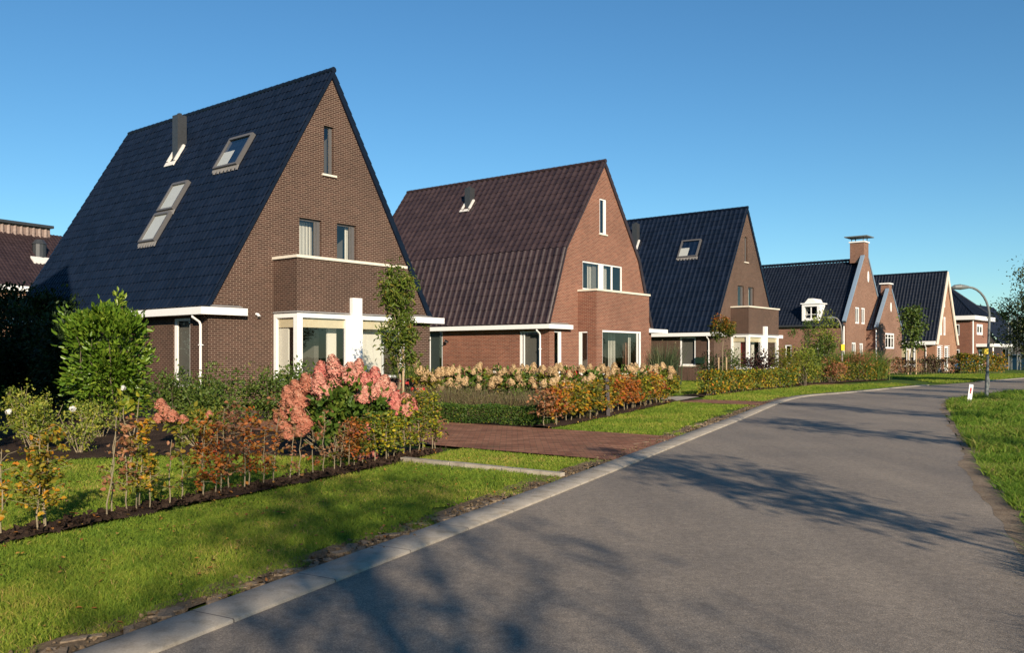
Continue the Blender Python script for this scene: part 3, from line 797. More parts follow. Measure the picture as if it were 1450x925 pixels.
# house 4: chimney gable with cross wing, dormer
def wing_gable(mb, P, W, ze, za, holes, dep=.1, tw=.55):
    poly = [(0, -.1), (W, -.1), (W, ze), (W / 2 + tw, za), (W / 2 - tw, za), (0, ze)]
    wall_with_holes(mb, P, poly, holes, dep)
def chimney_house(loc, yaw):
    root = empty('chimney_house', (*loc, 0), R(90 - yaw))
    W, Lr, ze, za = 10.4, 13.0, 4.5, 10.75
    F = PL('front', 0.0); Lf = PL('left', 0.0)
    hf = [(2.35, 3.4, 4.5, 5.98), (3.95, 4.9, 4.5, 5.98), (1.45, 2.5, 1.4, 2.8), (3.45, 4.4, 1.4, 2.75)]
    hl = [(4.9, 5.5, .9, 2.6), (1.9, 2.9, .8, 2.3)]
    mb = MB()
    wing_gable(mb, F, W, ze, za - .1, hf, tw=.45)
    wall_with_holes(mb, Lf, [(0, -.1), (Lr, -.1), (Lr, ze), (0, ze)], hl, .1, True)
    wall_with_holes(mb, PL('right', W), [(0, -.1), (Lr, -.1), (Lr, ze), (0, ze)], [], .1)
    wing_gable(mb, PL('back', Lr), W, ze, za - .1, [], tw=.45)
    mb.build('wall', M['brick_warm'], root)
    zr = 10.4; k = (zr - ze) / (W / 2); ln = math.hypot(W / 2, zr - ze); tx, tz = (W / 2) / ln, (zr - ze) / ln
    for s in (0, 1):
        tile_sheet(root, 'roof', (0 - .25 if not s else W + .25, .22, ze - .25 * k), (0, 1, 0), (tx if not s else -tx, 0, tz), Lr - .4, ln + .3, (-tz if not s else tz, 0, tx), .30, .36, .05, M['tile_dark'])
    ridge_tiles(root, (W / 2, .3, zr + .1), (W / 2, Lr - .2, zr + .1), M['tile_dark'])
    # parapet copings
    mb = MB()
    for s in (0, 1):
        X = (lambda x: x) if not s else (lambda x: W - x)
        a = (X(-.1), ze + .05); b = (X(W / 2 - .45), za)
        n = (-tz, tx) if not s else (tz, tx)
        o = lambda p, h, y: (p[0] + n[0] * h, y, p[1] + n[1] * h)
        mb.hexa([o(a, 0, -.04), o(b, 0, -.04), o(b, 0, .28), o(a, 0, .28)], [o(a, .17, -.04), o(b, .17, -.04), o(b, .17, .28), o(a, .17, .28)])
    mb.build('coping', M['blue_lead'], root)
    mb = MB(); mb.box((-.3, .1, ze - .28), (-.02, Lr, ze - .12)); mb.build('gutter', M['dark_metal'], root)
    # chimney
    mb = MB(); mb.box((W / 2 - .62, -.02, za - .6), (W / 2 + .62, 1.25, 12.0)); c = mb.build('chimney', M['brick_warm'], root)
    mb = MB(); mb.box((W / 2 - .7, -.1, 12.003), (W / 2 + .7, 1.33, 12.12)); mb.build('chimney_cap', M['white'], c)
    mb = MB()
    for x in (-.55, .5):
        for y in (.05, 1.1): mb.box((W / 2 + x, y, 12.123), (W / 2 + x + .06, y + .06, 12.5))
    mb.box((W / 2 - 1.0, -.4, 12.5), (W / 2 + 1.0, 1.65, 12.58)); mb.build('chimney_hood', M['grey_metal'], c)
    for h in hf: window(root, F, *h, rec=.03, fw=.13, bars=(((h[0] + h[1]) / 2, .06),))
    for h in hl: window(root, Lf, *h, rec=.03, fw=.1, sill=.08)
    def oval(x, z, y, rx, rz):
        m = MB(); pts = [(x + rx * math.cos(t), z + rz * math.sin(t)) for t in np.linspace(0, 2 * math.pi, 20, endpoint=False)]
        m.hexa([(a, y - .04, b) for a, b in pts], [(a, y - .003, b) for a, b in pts]); m.build('oval_plaque', M['white'], root)
    oval(5.75, 8.9, 0, .2, .52)
    # dormer
    dy0, dy1, z0, z1 = 2.35, 3.95, 4.75, 6.25
    mb = MB(); xb = .02
    mb.box((xb, dy0, z0), (1.4, dy0 + .22, z1)); mb.box((xb, dy1 - .22, z0), (1.4, dy1, z1)); mb.box((xb, dy0 + .22, z0), (.3, dy1 - .22, z0 + .25)); mb.box((xb, dy0 + .22, z1 - .22), (1.4, dy1 - .22, z1))
    mb.box((xb - .08, dy0 - .1, z1), (1.7, dy1 + .1, z1 + .1))
    mb.hexa([(xb - .05, dy0 + .25, z1 + .103), (1.9, dy0 + .25, z1 + .103), (1.9, dy1 - .25, z1 + .103), (xb - .05, dy1 - .25, z1 + .103)], [(xb - .05, 2.95, z1 + .5), (2.2, 2.95, z1 + .5), (2.2, 3.35, z1 + .5), (xb - .05, 3.35, z1 + .5)])
    d = mb.build('dormer', M['white'], root)
    mb = MB(); mb.box((xb + .1, 3.11, z0 + .25), (xb + .16, 3.19, z1 - .22)); mb.box((xb + .09, dy0 + .22, z0 + .55), (xb + .13, dy1 - .22, z0 + .6)); mb.build('glazing_bar', M['white'], d)
    mb = MB(); mb.poly([(xb + .14, dy0 + .2, z0 + .2), (xb + .14, dy1 - .2, z0 + .2), (xb + .14, dy1 - .2, z1 - .2), (xb + .14, dy0 + .2, z1 - .2)]); mb.build('pane', M['glass'], d)
    # wing
    wx0, ww, p, we, wa = 5.3, 7.2, 1.0, 4.1, 7.85
    hw = [(2.2, 4.9, 2.28, 3.75)]
    Pw = lambda a, z, dd: (wx0 + a, -p + dd, z)
    mb = MB(); wing_gable(mb, Pw, ww, we, wa, hw, tw=.4)
    wall_with_holes(mb, PL('left', wx0), [(-p, -.1), (-.003, -.1), (-.003, we), (-p, we)], [], .1, True)
    wall_with_holes(mb, PL('right', wx0 + ww), [(-p, -.1), (5, -.1), (5, we), (-p, we)], [], .1)
    mb.build('wing', M['brick_warm'], root)
    zr2 = 7.6; l2 = math.hypot(ww / 2, zr2 - we); tx, tz = (ww / 2) / l2, (zr2 - we) / l2
    for s in (0, 1):
        tile_sheet(root, 'wing_roof', (wx0 - .15 if not s else wx0 + ww + .15, -p + .2, we - .1), (0, 1, 0), (tx if not s else -tx, 0, tz), 6, l2 + .15, (-tz if not s else tz, 0, tx), .3, .36, .05, M['tile_dark'])
    mb = MB()
    for s in (0, 1):
        X = (lambda x: wx0 + x) if not s else (lambda x: wx0 + ww - x)
        a = (X(-.08), we + .05); b = (X(ww / 2 - .4), wa); n = (-tz, tx) if not s else (tz, tx)
        o = lambda q, h, y: (q[0] + n[0] * h, y, q[1] + n[1] * h)
        mb.hexa([o(a, 0, -p - .04), o(b, 0, -p - .04), o(b, 0, -p + .26), o(a, 0, -p + .26)], [o(a, .15, -p - .04), o(b, .15, -p - .04), o(b, .15, -p + .26), o(a, .15, -p + .26)])
    mb.build('coping', M['blue_lead'], root)
    mb = MB(); mb.box((wx0 + ww / 2 - .45, -p - .02, wa - .5), (wx0 + ww / 2 + .45, -p + .7, wa + .5)); c = mb.build('chimney', M['brick_warm'], root)
    mb = MB(); mb.box((wx0 + ww / 2 - .6, -p - .12, wa + .503), (wx0 + ww / 2 + .6, -p + .8, wa + .62)); mb.build('chimney_cap', M['white'], c)
    window(root, Pw, *hw[0], rec=.03, fw=.16, mull=((3.1, .1), (4.0, .1)), trans=((3.3, .06),))
    oval(wx0 + ww / 2 + .2, 6.2, -p, .17, .45)
    mb = MB(); mb.tube([(wx0 - .12, -p + .1, we - .1), (wx0 - .12, -p + .1, 0)], .06, 8); mb.tube([(-.12, .15, ze - .3), (-.12, .15, 0)], .06, 8); mb.build('downpipe', M['white'], root)
    room(root, .3, 5.0, .2, 3, .1, 3.0); room(root, 1.9, 5.2, .2, 3, 3.1, 6.0)
    return root
h4 = chimney_house((29.137, 77.0), 40)
tag(h4, 'long brown brick house with tall chimney gable, small gabled wing and white roof dormer', 'house', 'gabled houses along the street')

def white_gable_house(loc, yaw):
    W, Lr = 7.6, 11.0
    prof = [(0, 3.1), (3.8, 10.15)]
    hf = [(1.5, 2.2, 3.72, 5.6), (2.75, 3.45, 3.72, 5.6), (2.85, 3.35, 6.6, 7.7), (.5, 1.9, .05, 2.68), (3.0, 4.4, .05, 2.68)]
    hl = [(1.9, 4.9, .5, 2.65)]
    root = gable_house('white_bargeboard_house', loc, yaw, W, prof, Lr, 'brick_orange', 'tile_dark', hf, hl, .32, .36, .05)
    F = PL('front', 0.0); Lf = PL('left', 0.0)
    for h in hf[:2]: window(root, F, *h, rec=.02, fw=.2)
    window(root, F, *hf[2], rec=.02, fw=.14)
    for h in hf[3:]: window(root, F, *h, rec=.02, fw=.3)
    window(root, Lf, *hl[0], rec=.02, fw=.2, mull=((2.6, .4), (3.5, .2)), blind=1.0)
    # white bargeboards on the gable
    mb = MB()
    for s in (0, 1):
        X = (lambda x: x) if not s else (lambda x: W - x)
        y0, y1 = -.2, -.09
        A = [(X(-.2), 2.75), (X(.28), 2.75), (X(3.8), 9.45), (X(3.8), 10.3)]
        b = [(x, y0, z) for x, z in A]; t = [(x, y1, z) for x, z in A]
        mb.hexa(b, t)
    mb.build('bargeboard', M['cream'], root)
    mb = MB(); mb.box((-.4, .0, 2.72), (-.003, Lr, 3.08)); mb.build('fascia', M['white'], root)
    # horizontal shelves of the white entrance screen
    mb = MB()
    for z in np.arange(1.5, 2.66, .22):
        mb.box((.5, -.12, z), (1.95, -.002, z + .06)); mb.box((3.0, -.12, z), (4.45, -.002, z + .06))
    mb.build('entrance_screen', M['white'], root)
    downpipe(root, 0, .9, 2.7)
    room(root, .3, 7.2, .2, 5, .1, 3.0)
    return root
h5 = white_gable_house((42.24, 88.0), 41)
tag(h5, 'pale orange brick house with dark roof and broad cream bargeboards, right of the chimney house', 'house', 'gabled houses along the street')

def hip_house(loc, yaw):
    root = empty('hipped_roof_house', (*loc, 0), R(90 - yaw))
    W, Lr, ze = 7.4, 8.5, 5.55
    F = PL('front', 0.0); Lf = PL('left', 0.0)
    hf = [(1.95, 4.4, 3.95, 5.15), (2.6, 4.6, .05, 2.35)]; hl = [(1.2, 1.85, 3.85, 5.1), (1.2, 1.9, 1.0, 2.35)]
    mb = MB()
    wall_with_holes(mb, F, [(0, -.1), (W, -.1), (W, ze), (0, ze)], hf, .1)
    wall_with_holes(mb, Lf, [(0, -.1), (Lr, -.1), (Lr, ze), (0, ze)], hl, .1, True)
    wall_with_holes(mb, PL('right', W), [(0, -.1), (Lr, -.1), (Lr, ze), (0, ze)], [], .1)
    wall_with_holes(mb, PL('back', Lr), [(0, -.1), (W, -.1), (W, ze), (0, ze)], [], .1, True)
    mb.build('wall', M['brick_red'], root)
    mb = MB(); mb.prism([(-.45, -.45), (W + .45, -.45), (W + .45, Lr + .45), (-.45, Lr + .45)], ze + .003, ze + .45); mb.build('fascia', M['white'], root)
    # hipped roof with tile ribs
    mb = MB(); A = [(-.4, -.4), (W + .4, -.4), (W + .4, Lr + .4), (-.4, Lr + .4)]; zt = 9.75; z0 = ze + .455
    r0, r1 = (W / 2, 3.7, zt), (W / 2, Lr - 3.7, zt)
    c = [(x, y, z0) for x, y in A]
    mb.poly([c[0], c[1], r0]); mb.poly([c[1], c[2], r1, r0]); mb.poly([c[2], c[3], r1]); mb.poly([c[3], c[0], r0, r1])
    n = 26
    for k in range(1, n):   # ribs on front and left faces
        t = k / n
        xb = c[0][0] + (c[1][0] - c[0][0]) * t; q = 1 - abs(2 * t - 1)
        mb.tube([(xb, c[0][1], z0 + .02), (xb, c[0][1] + (r0[1] - c[0][1]) * q, z0 + (zt - z0) * q)], .045, 5, False)
        yb = c[3][1] + (c[0][1] - c[3][1]) * t; fr = min(1, (yb - c[0][1]) / (3.7 + .4), (c[3][1] - yb) / (3.7 + .4))
        mb.tube([(c[0][0], yb, z0 + .02), (c[0][0] + (W / 2 + .4) * fr, yb, z0 + (zt - z0) * fr)], .045, 5, False)
    for a, b in ((c[0], r0), (c[1], r0), (c[3], r1), (r0, r1)): mb.tube([a, b], .1, 7)
    mb.build('roof', M['tile_dark'], root)
    window(root, F, *hf[0], rec=.02, fw=.28, mull=((3.2, .2),)); window(root, F, *hf[1], rec=.05, fw=.2, mull=((3.3, .2),))
    for h in hl: window(root, Lf, *h, rec=.03, fw=.12)
    mb = MB(); mb.box((1.65, -1.8, 2.62), (10.4, -.003, 2.95)); mb.build('porch_canopy', M['white'], root)
    mb = MB(); mb.tube([(2.0, -1.6, 0), (2.0, -1.6, 2.62)], .08, 8); mb.tube([(10.0, -1.6, 0), (10.0, -1.6, 2.62)], .08, 8); mb.build('porch_post', M['white'], root)
    mb = MB(); mb.tube([(.15, -.08, ze), (.15, -.08, 0)], .07, 8); mb.build('downpipe', M['white'], root)
    room(root, .3, 7.0, .2, 4, .1, 2.7); room(root, .3, 7.0, .2, 4, 3.0, 5.4)
    return root
h6 = hip_house((50.0, 96.0), 42)
tag(h6, 'red brick house with dark hipped roof and flat white porch canopy behind the street lamp', 'house', 'gabled houses along the street')

# scaffold tower beside it
sc = MB()
a = R(90 - 42); ux, uy = math.cos(a), math.sin(a)
for i in (0, 1):
    for j in (0, 1):
        x, y = 8.3 + i * 1.5, -2.6 + j * .9
        sc.tube([(x, y, 0), (x, y, 6.4)], .06, 6)
for z in (1.7, 3.6, 5.4):
    for j in (0, 1): sc.tube([(8.3, -2.6 + j * .9, z), (9.8, -2.6 + j * .9, z)], .05, 6)
    sc.box((8.3, -2.55, z + .06), (9.8, -1.75, z + .12))
sc.tube([(8.3, -2.6, .2), (9.8, -2.6, 2.0)], .04, 6)
o = sc.build('scaffold_tower', M['grey_metal']); o.location = (50.0, 96.0, 0); o.rotation_euler = (0, 0, a)
tag(o, 'grey metal scaffold tower beside the red house with the flat porch', 'scaffold')

# house of the second row, far left
def back_house():
    root = empty('brown_roof_house', (-40.5, 58.5, 0), R(60))
    W, D, ze = 16.0, 9.5, 6.4
    hf = [(6.9, 9.6, 4.5, 6.05)]
    mb = MB()
    wall_with_holes(mb, PL('front', 0), [(-4, -.1), (W, -.1), (W, ze), (-4, ze)], hf, .1)
    wall_with_holes(mb, PL('right', W), [(0, -.1), (D, -.1), (D, ze), (0, ze)], [], .1)
    wall_with_holes(mb, PL('back', D), [(-4, -.1), (W, -.1), (W, ze), (-4, ze)], [], .1, True)
    wall_with_holes(mb, PL('left', -4), [(0, -.1), (D, -.1), (D, ze), (0, ze)], [], .1, True)
    mb.build('wall', M['brick_orange'], root)
    mb = MB(); mb.box((-4.3, -.45, ze + .003), (W + .3, -.003, ze + .36)); mb.build('fascia', M['white'], root)
    tx, tz = math.cos(R(43)), math.sin(R(43))
    tile_sheet(root, 'roof', (-4.3, -.35, ze + .38), (1, 0, 0), (0, tx, tz), W + 4.6, 7.0, (0, -tz, tx), .3, .35, .05, M['tile_purple'])
    tile_sheet(root, 'roof', (-4.3, D + .35, ze + .38), (1, 0, 0), (0, -tx, tz), W + 4.6, 7.0, (0, tz, tx), .3, .35, .05, M['tile_purple'])
    window(root, PL('front', 0), *hf[0], rec=.02, fw=.14, blind=.9)
    # tile-hung upper storey crossing the roof
    mb = MB(); mb.box((-6.0, 4.45, 9.0), (13.2, 12, 12.0)); u = mb.build('upper_storey', M['tile_tan'], root)
    tile_sheet(u, 'tile_hanging', (-6.0, 4.40, 9.2), (1, 0, 0), (0, 0.02, 1), 19.2, 2.8, (0, -1, 0), .5, .62, .1, M['tile_tan'])
    mb = MB(); mb.box((-6.1, 4.15, 12.003), (13.35, 12.1, 12.22)); mb.build('roof_edge', M['dark_metal'], u)
    mb = MB(); mb.tube([(11.2, 2.7, 8.6), (11.2, 2.7, 10.4)], [.5, .5], 12); mb.tube([(11.2, 2.7, 10.4), (11.2, 2.7, 10.75)], [.56, .3], 12); f = mb.build('flue', M['dark_metal'], root)
    mb = MB(); mb.hexa([(10.2, 1.75, 8.75), (12.2, 1.75, 8.75), (12.2, 2.25, 9.2), (10.2, 2.25, 9.2)], [(10.2, 1.75, 8.9), (12.2, 1.75, 8.9), (12.2, 2.25, 9.35), (10.2, 2.25, 9.35)]); mb.build('flashing', M['white_lead'], f)
    return root
hb = back_house()
tag(hb, 'orange brick house with tan tile-hung upper storey far behind the dark hedge', 'house')

def far_dark_house():
    root = empty('dark_house', (67.5, 122, 0), R(48))
    prof = [(0, 3.2), (5.2, 9.4)]
    W = 10.4
    mb = MB()
    hf = [(1.2, 5.2, .2, 2.7), (6.0, 8.5, .2, 2.7)]
    wall_with_holes(mb, PL('front', 0), [(0, -.1), (14, -.1), (14, 3.2), (0, 3.2)], hf, .1)
    wall_with_holes(mb, PL('left', 0), [(0, -.1), (9, -.1), (9, 3.2), (4.5, 9.0), (0, 3.2)], [], .1, True)
    mb.build('wall', M['post_dark'], root)
    tx, tz = 4.7 / 7.6, 6.0 / 7.6
    tile_sheet(root, 'roof', (-.3, -.3, 3.15), (1, 0, 0), (0, tx, tz), 15, 7.5, (0, -tz, tx), .4, .45, .05, M['tile_dark'])
    tile_sheet(root, 'roof', (-.3, 9.3, 3.15), (1, 0, 0), (0, -tx, tz), 15, 7.5, (0, tz, tx), .4, .45, .05, M['tile_dark'])
    for h in hf: window(root, PL('front', 0), *h, rec=.03, fw=.08, mat='grey_metal', mull=(((h[0] + h[1]) / 2, .08),))
    room(root, .3, 13, .3, 5, .1, 3)
    return root
hd = far_dark_house()
tag(hd, 'dark house with large grey roof half hidden behind the tree at the right edge', 'house')

# ------------------------------------------------------------------ ground, road, kerb
def catmull(P, n=14):
    P = np.array(P, float); out = []
    Q = np.vstack([2 * P[0] - P[1], P, 2 * P[-1] - P[-2]])
    for i in range(1, len(Q) - 2):
        for t in np.linspace(0, 1, n, endpoint=False):
            a, b, c, d = Q[i-1], Q[i], Q[i+1], Q[i+2]
            out.append(.5 * ((2*b) + (-a+c)*t + (2*a-5*b+4*c-d)*t*t + (-a+3*b-3*c+d)*t**3))
    out.append(P[-1]); return np.array(out)
def offset(C, d):
    t = np.gradient(C, axis=0); t = t / np.linalg.norm(t, axis=1, keepdims=True)
    return C + np.stack([-t[:, 1], t[:, 0]], 1) * d      # left of travel
KERB = catmull([(-10.5, -15.0), (-6.1, -5.0), (-1.85, 4.61), (.53, 9.94), (5.19, 20.61), (10.64, 32.84), (14.9, 38.2), (21.85, 46.69), (28.6, 53.8), (36.2, 62.3), (62, 92), (100, 136)])
RE = catmull([(-7, -16.0), (-2.0, -5.0), (2.1, 3.0), (4.43, 7.75), (5.85, 11.07), (8.83, 17.6), (10.75, 21.8), (12.7, 26.0), (15.3, 31.0), (18.4, 34.7), (22.9, 39.5), (35.5, 52), (60, 78), (104, 124)])
def sheet_between(name, A, B, z, mat, zB=None):
    n = 160
    def res(C):
        s = np.concatenate([[0], np.cumsum(np.linalg.norm(np.diff(C, axis=0), axis=1))]); u = np.linspace(0, s[-1], n)
        return np.stack([np.interp(u, s, C[:, 0]), np.interp(u, s, C[:, 1])], 1)
    a, b = res(A), res(B)
    V = np.concatenate([np.c_[a, np.full(n, z)], np.c_[b, np.full(n, z if zB is None else zB)]])
    i = np.arange(n - 1)
    F = np.stack([i, i + n, i + n + 1, i + 1], 1)
    F = F[:, ::-1] if False else F
    return np_mesh(name, V, F, mat)
g = MB(); g.poly([(-900, -400, -.03), (900, -400, -.03), (900, 1500, -.03), (-900, 1500, -.03)])
tag(g.build('ground', M['turf']), kind='structure')
tag(sheet_between('road', KERB, RE, 0.0, M['asphalt']), kind='structure')
def strip(name, C, w, z0, z1, mat, seg=1.0):
    n = 400
    s = np.concatenate([[0], np.cumsum(np.linalg.norm(np.diff(C, axis=0), axis=1))]); u = np.linspace(0, s[-1], n)
    a = np.stack([np.interp(u, s, C[:, 0]), np.interp(u, s, C[:, 1])], 1); b = offset(a, w)
    prof = [(0, z0), (0.0, z1 - .008), (.025, z1), (.975, z1 + .012), (1.0, z1 + .004), (1.0, z0)]
    V = []
    for t, z in prof: V.append(np.c_[a + (b - a) * t, np.full(n, z)])
    V = np.concatenate(V); F = []; uv = []
    i = np.arange(n - 1)
    for k in range(len(prof) - 1):
        F.append(np.stack([k*n + i, k*n + i + 1, (k+1)*n + i + 1, (k+1)*n + i], 1))
        ui = u / seg
        uv.append(np.stack([np.stack([ui[i], np.full(n-1, k)], 1), np.stack([ui[i+1], np.full(n-1, k)], 1), np.stack([ui[i+1], np.full(n-1, k+1)], 1), np.stack([ui[i], np.full(n-1, k+1)], 1)], 1).reshape(-1, 2))
    return np_mesh(name, V, np.concatenate(F), mat, None, np.concatenate(uv))
end_i = int(np.argmin(np.linalg.norm(KERB - np.array((22.4, 47.3)), axis=1)))
tag(strip('kerb', KERB[:end_i + 1], .33, -.02, .022, M['concrete']), kind='structure')
far_i = int(np.argmin(np.linalg.norm(KERB - np.array((28.6, 53.8)), axis=1)))
tag(strip('kerb', KERB[far_i:], .33, -.02, .022, M['concrete']), kind='structure')

YAW = R(38); U = np.array((math.sin(YAW), math.cos(YAW))); NV = np.array((math.cos(YAW), -math.sin(YAW)))   # along the houses / towards the road
def uvp(u, n): return tuple(U * u + NV * n)
def kerb_n(u):
    """n coordinate of the kerb's outer edge at street coordinate u"""
    C = offset(KERB, .33); cu = C @ U; cn = C @ NV
    return float(np.interp(u, cu, cn))
def band(name, u0, u1, n0, mat, z):
    us = np.linspace(u0, u1, 6)
    pts = [uvp(u, n0) for u in us]; far = [uvp(u, kerb_n(u)) for u in us]
    m = MB()
    for i in range(5): m.poly([(*pts[i], z), (*far[i], z), (*far[i+1], z), (*pts[i+1], z)])
    return m
# driveway between the gardens of houses one and two
b = band('driveway', 11.19, 15.22, -26, M['pavers'], .02); o = b.build('driveway', M['pavers']); tag(o, kind='structure')
b = band('driveway', 26.7, 28.9, -14, M['pavers'], .02); o = b.build('driveway', M['pavers']); tag(o, kind='structure')
b = band('driveway', 47.2, 50.6, -24, M['pavers'], .006); o = b.build('driveway', M['pavers']); tag(o, kind='structure')
# thin concrete edging across the verge
m = MB(); e0, e1 = np.array((-1.62, 13.05)), np.array((.66, 11.30)); dd = (e1 - e0) / np.linalg.norm(e1 - e0); pp = np.array((-dd[1], dd[0])) * .055
k = 3
for i in range(k):
    q0 = e0 + (e1 - e0) * (i / k + .004); q1 = e0 + (e1 - e0) * ((i + 1) / k - .004); sh = pp * (.25 * math.sin(i * 2.1))
    m.hexa([(*(q0 - pp + sh), -.02), (*(q1 - pp + sh), -.02), (*(q1 + pp + sh), -.02), (*(q0 + pp + sh), -.02)], [(*(q0 - pp + sh), .062), (*(q1 - pp + sh), .06), (*(q1 + pp + sh), .06), (*(q0 + pp + sh), .062)])
tag(m.build('path_edging', M['concrete']), kind='structure')
# sandy worn strips along both road edges (irregular sheets)
def rough_strip(name, C, w0, w1, z, mat, jit=.1, step=.25, smin=0, smax=1e9, amp=.0):
    s = np.concatenate([[0], np.cumsum(np.linalg.norm(np.diff(C, axis=0), axis=1))]); u = np.arange(max(0, smin), min(s[-1], smax), step)
    a = np.stack([np.interp(u, s, C[:, 0]), np.interp(u, s, C[:, 1])], 1)
    ja = np.convolve(rng.normal(size=len(u) + 8), np.ones(5) / 5, 'same')[4:-4] * jit; jb = np.convolve(rng.normal(size=len(u) + 8), np.ones(5) / 5, 'same')[4:-4] * jit
    A = np.array([offset(a, 1)[i] - a[i] for i in range(len(a))])
    cols = 6; n = len(u); V = []
    for c in range(cols + 1):
        t = c / cols; hh = z + amp * math.sin(math.pi * t) + (rng.normal(size=n) * amp * .25 if amp else 0)
        V.append(np.c_[a + A * ((w0 + ja) * (1 - t) + (w1 + jb) * t)[:, None], np.full(n, 1.0) * hh if 0 < c < cols else np.full(n, z)])
    V = np.concatenate(V); i = np.arange(n - 1)
    F = np.concatenate([np.stack([c*n + i, c*n + i + 1, (c+1)*n + i + 1, (c+1)*n + i], 1) for c in range(cols)])
    return tag(np_mesh(name, V, F, mat), kind='structure')
rough_strip('worn_edge', offset(KERB, .34), 0.02, .36, .010, M['drysoil'], .09, smin=12, smax=62)
rough_strip('worn_edge', RE, .03, -.25, .001, M['sand'], .10, smin=8, smax=75, amp=.006)
# soil under the young front hedge, and planted beds
def polysheet(name, pts, z, mat, amp=.02, res=.35):
    pts = np.array(pts, float); lo, hi = pts.min(0), pts.max(0)
    nx, ny = max(2, int((hi[0] - lo[0]) / res)), max(2, int((hi[1] - lo[1]) / res))
    m = MB(); P = [tuple(p) for p in pts]
    m.poly([(*p, z) for p in P])
    return tag(m.build(name, mat), kind='structure')
HEDGE = np.array([(-7.6, 0.2), (-4.32, 7.45), (-2.37, 11.6), (-1.26, 14.35)])
rough_strip('hedge_soil', catmull(HEDGE), -.14, .2, .012, M['soil'], .10, step=.09, amp=.035)
polysheet('garden_soil', [(-9.2, 12.3), (-8.0, 12.7), (-4.7, 14.1), (-3.0, 13.2), (-1.9, 13.2), (-1.25, 14.45), (-7.5, 21.0), (-2.5, 34), (-12, 31), (-20, 24)], .004, M['soil'])
HEDGE2 = np.array([(.62, 18.9), (2.6, 23.3), (5.6, 30.6)])
rough_strip('hedge_soil', catmull(HEDGE2), -.22, .3, .03, M['soil'], .06, amp=.04)
polysheet('garden_soil', [uvp(15.3, -12), (.6, 19.5), (5.4, 31), uvp(28, -10), uvp(32, -26), uvp(15.3, -26)], .004, M['soil'])
polysheet('garden_path', [(5.7, 30.6), (7.2, 33.9), uvp(31, -16), uvp(28.6, -16)], .008, M['concrete'])
HEDGE3 = np.array([(7.1, 33.9), (9.6, 38.0), (14.6, 45.3)])
rough_strip('hedge_soil', catmull(HEDGE3), -.25, .9, .02, M['soil'], .1, amp=.04)
HEDGE4 = np.array([(15.9, 48.2), (20.4, 53.4), (25.2, 58.9)])
rough_strip('hedge_soil', catmull(HEDGE4), -.25, 1.2, .02, M['soil'], .1, amp=.04)

# ------------------------------------------------------------------ grass
def inpoly(P, poly):
    x, y = P[:, 0], P[:, 1]; poly = np.array(poly); ins = np.zeros(len(P), bool); j = len(poly) - 1
    for i in range(len(poly)):
        xi, yi = poly[i]; xj, yj = poly[j]
        c = ((yi > y) != (yj > y)) & (x < (xj - xi) * (y - yi) / (yj - yi + 1e-12) + xi); ins ^= c; j = i
    return ins
def vnoise(P, scale, seed):
    g = np.random.default_rng(seed).random((128, 128))
    q = P * scale; i = np.floor(q).astype(int); f = q - i; f = f * f * (3 - 2 * f)
    a = lambda dx, dy: g[(i[:, 0] + dx) % 128, (i[:, 1] + dy) % 128]
    return (a(0,0)*(1-f[:,0])+a(1,0)*f[:,0])*(1-f[:,1])+(a(0,1)*(1-f[:,0])+a(1,1)*f[:,0])*f[:,1]
def grass(name, poly, d0, hmin, hmax, mat, maxd=60, edge=None, rough=False, lbl=None):
    poly = np.array(poly, float); lo, hi = poly.min(0), poly.max(0)
    area = (hi - lo).prod()
    n = int(area * d0)
    P = rng.random((n, 2)) * (hi - lo) + lo
    d = np.hypot(P[:, 0], P[:, 1])
    keep = rng.random(n) < np.clip((6.0 / np.maximum(d, 1)) ** 1.55, .012, 1)
    P = P[keep]; P = P[inpoly(P, poly)]
    if edge is not None:
        C = edge[0]; dist = np.min(np.hypot(P[:, None, 0] - C[None, :, 0], P[:, None, 1] - C[None, :, 1]), axis=1) if len(P) < 60000 else np.concatenate([np.min(np.hypot(q[:, None, 0] - C[None, :, 0], q[:, None, 1] - C[None, :, 1]), axis=1) for q in np.array_split(P, len(P) // 30000 + 1)])
        nz = vnoise(P, 1.1, 5) * .6 + vnoise(P, 4.0, 6) * .4
        bare = edge[1] * (nz * 2.4 - .55)
        P = P[dist > bare]
    d = np.hypot(P[:, 0], P[:, 1]); n = len(P)
    clump = vnoise(P, .7, 11) * .5 + vnoise(P, 2.7, 12) * .5
    h = (hmin + (hmax - hmin) * rng.random(n)) * (.45 + 1.1 * clump)
    if rough: h *= .45 + 1.3 * vnoise(P, 1.3, 14) ** 1.5
    w = (.0045 if not rough else .007) * np.maximum(1, d / 6.5) ** .85 * rng.uniform(.7, 1.3, n)
    lean = rng.normal(size=(n, 2)) * (h * .8)[:, None]
    r = np.clip(.5 * rng.random(n) + .8 * (vnoise(P, .9, 21) * .45 + vnoise(P, 4, 22) * .35 + vnoise(P, 11, 23) * .2) - .17 + (rng.random(n) < .06) * .3, 0, 1)
    o = mk_blades(name, np.c_[P, np.full(n, -.005)], h, w, lean, r, mat)
    tag(o, lbl, None, None, 'stuff')
    return o
KO = offset(KERB, .33)
ko = lambda y0, y1: [tuple(p) for p in KO if y0 <= p[1] <= y1]
kd = np.array([p for p in KO if p[1] < 60])
kdense = np.stack([np.interp(np.linspace(0, len(kd) - 1, 700), np.arange(len(kd)), kd[:, j]) for j in (0, 1)], 1)
hl = [tuple(p) for p in catmull(HEDGE)]
hoff = offset(catmull(HEDGE), -.24)
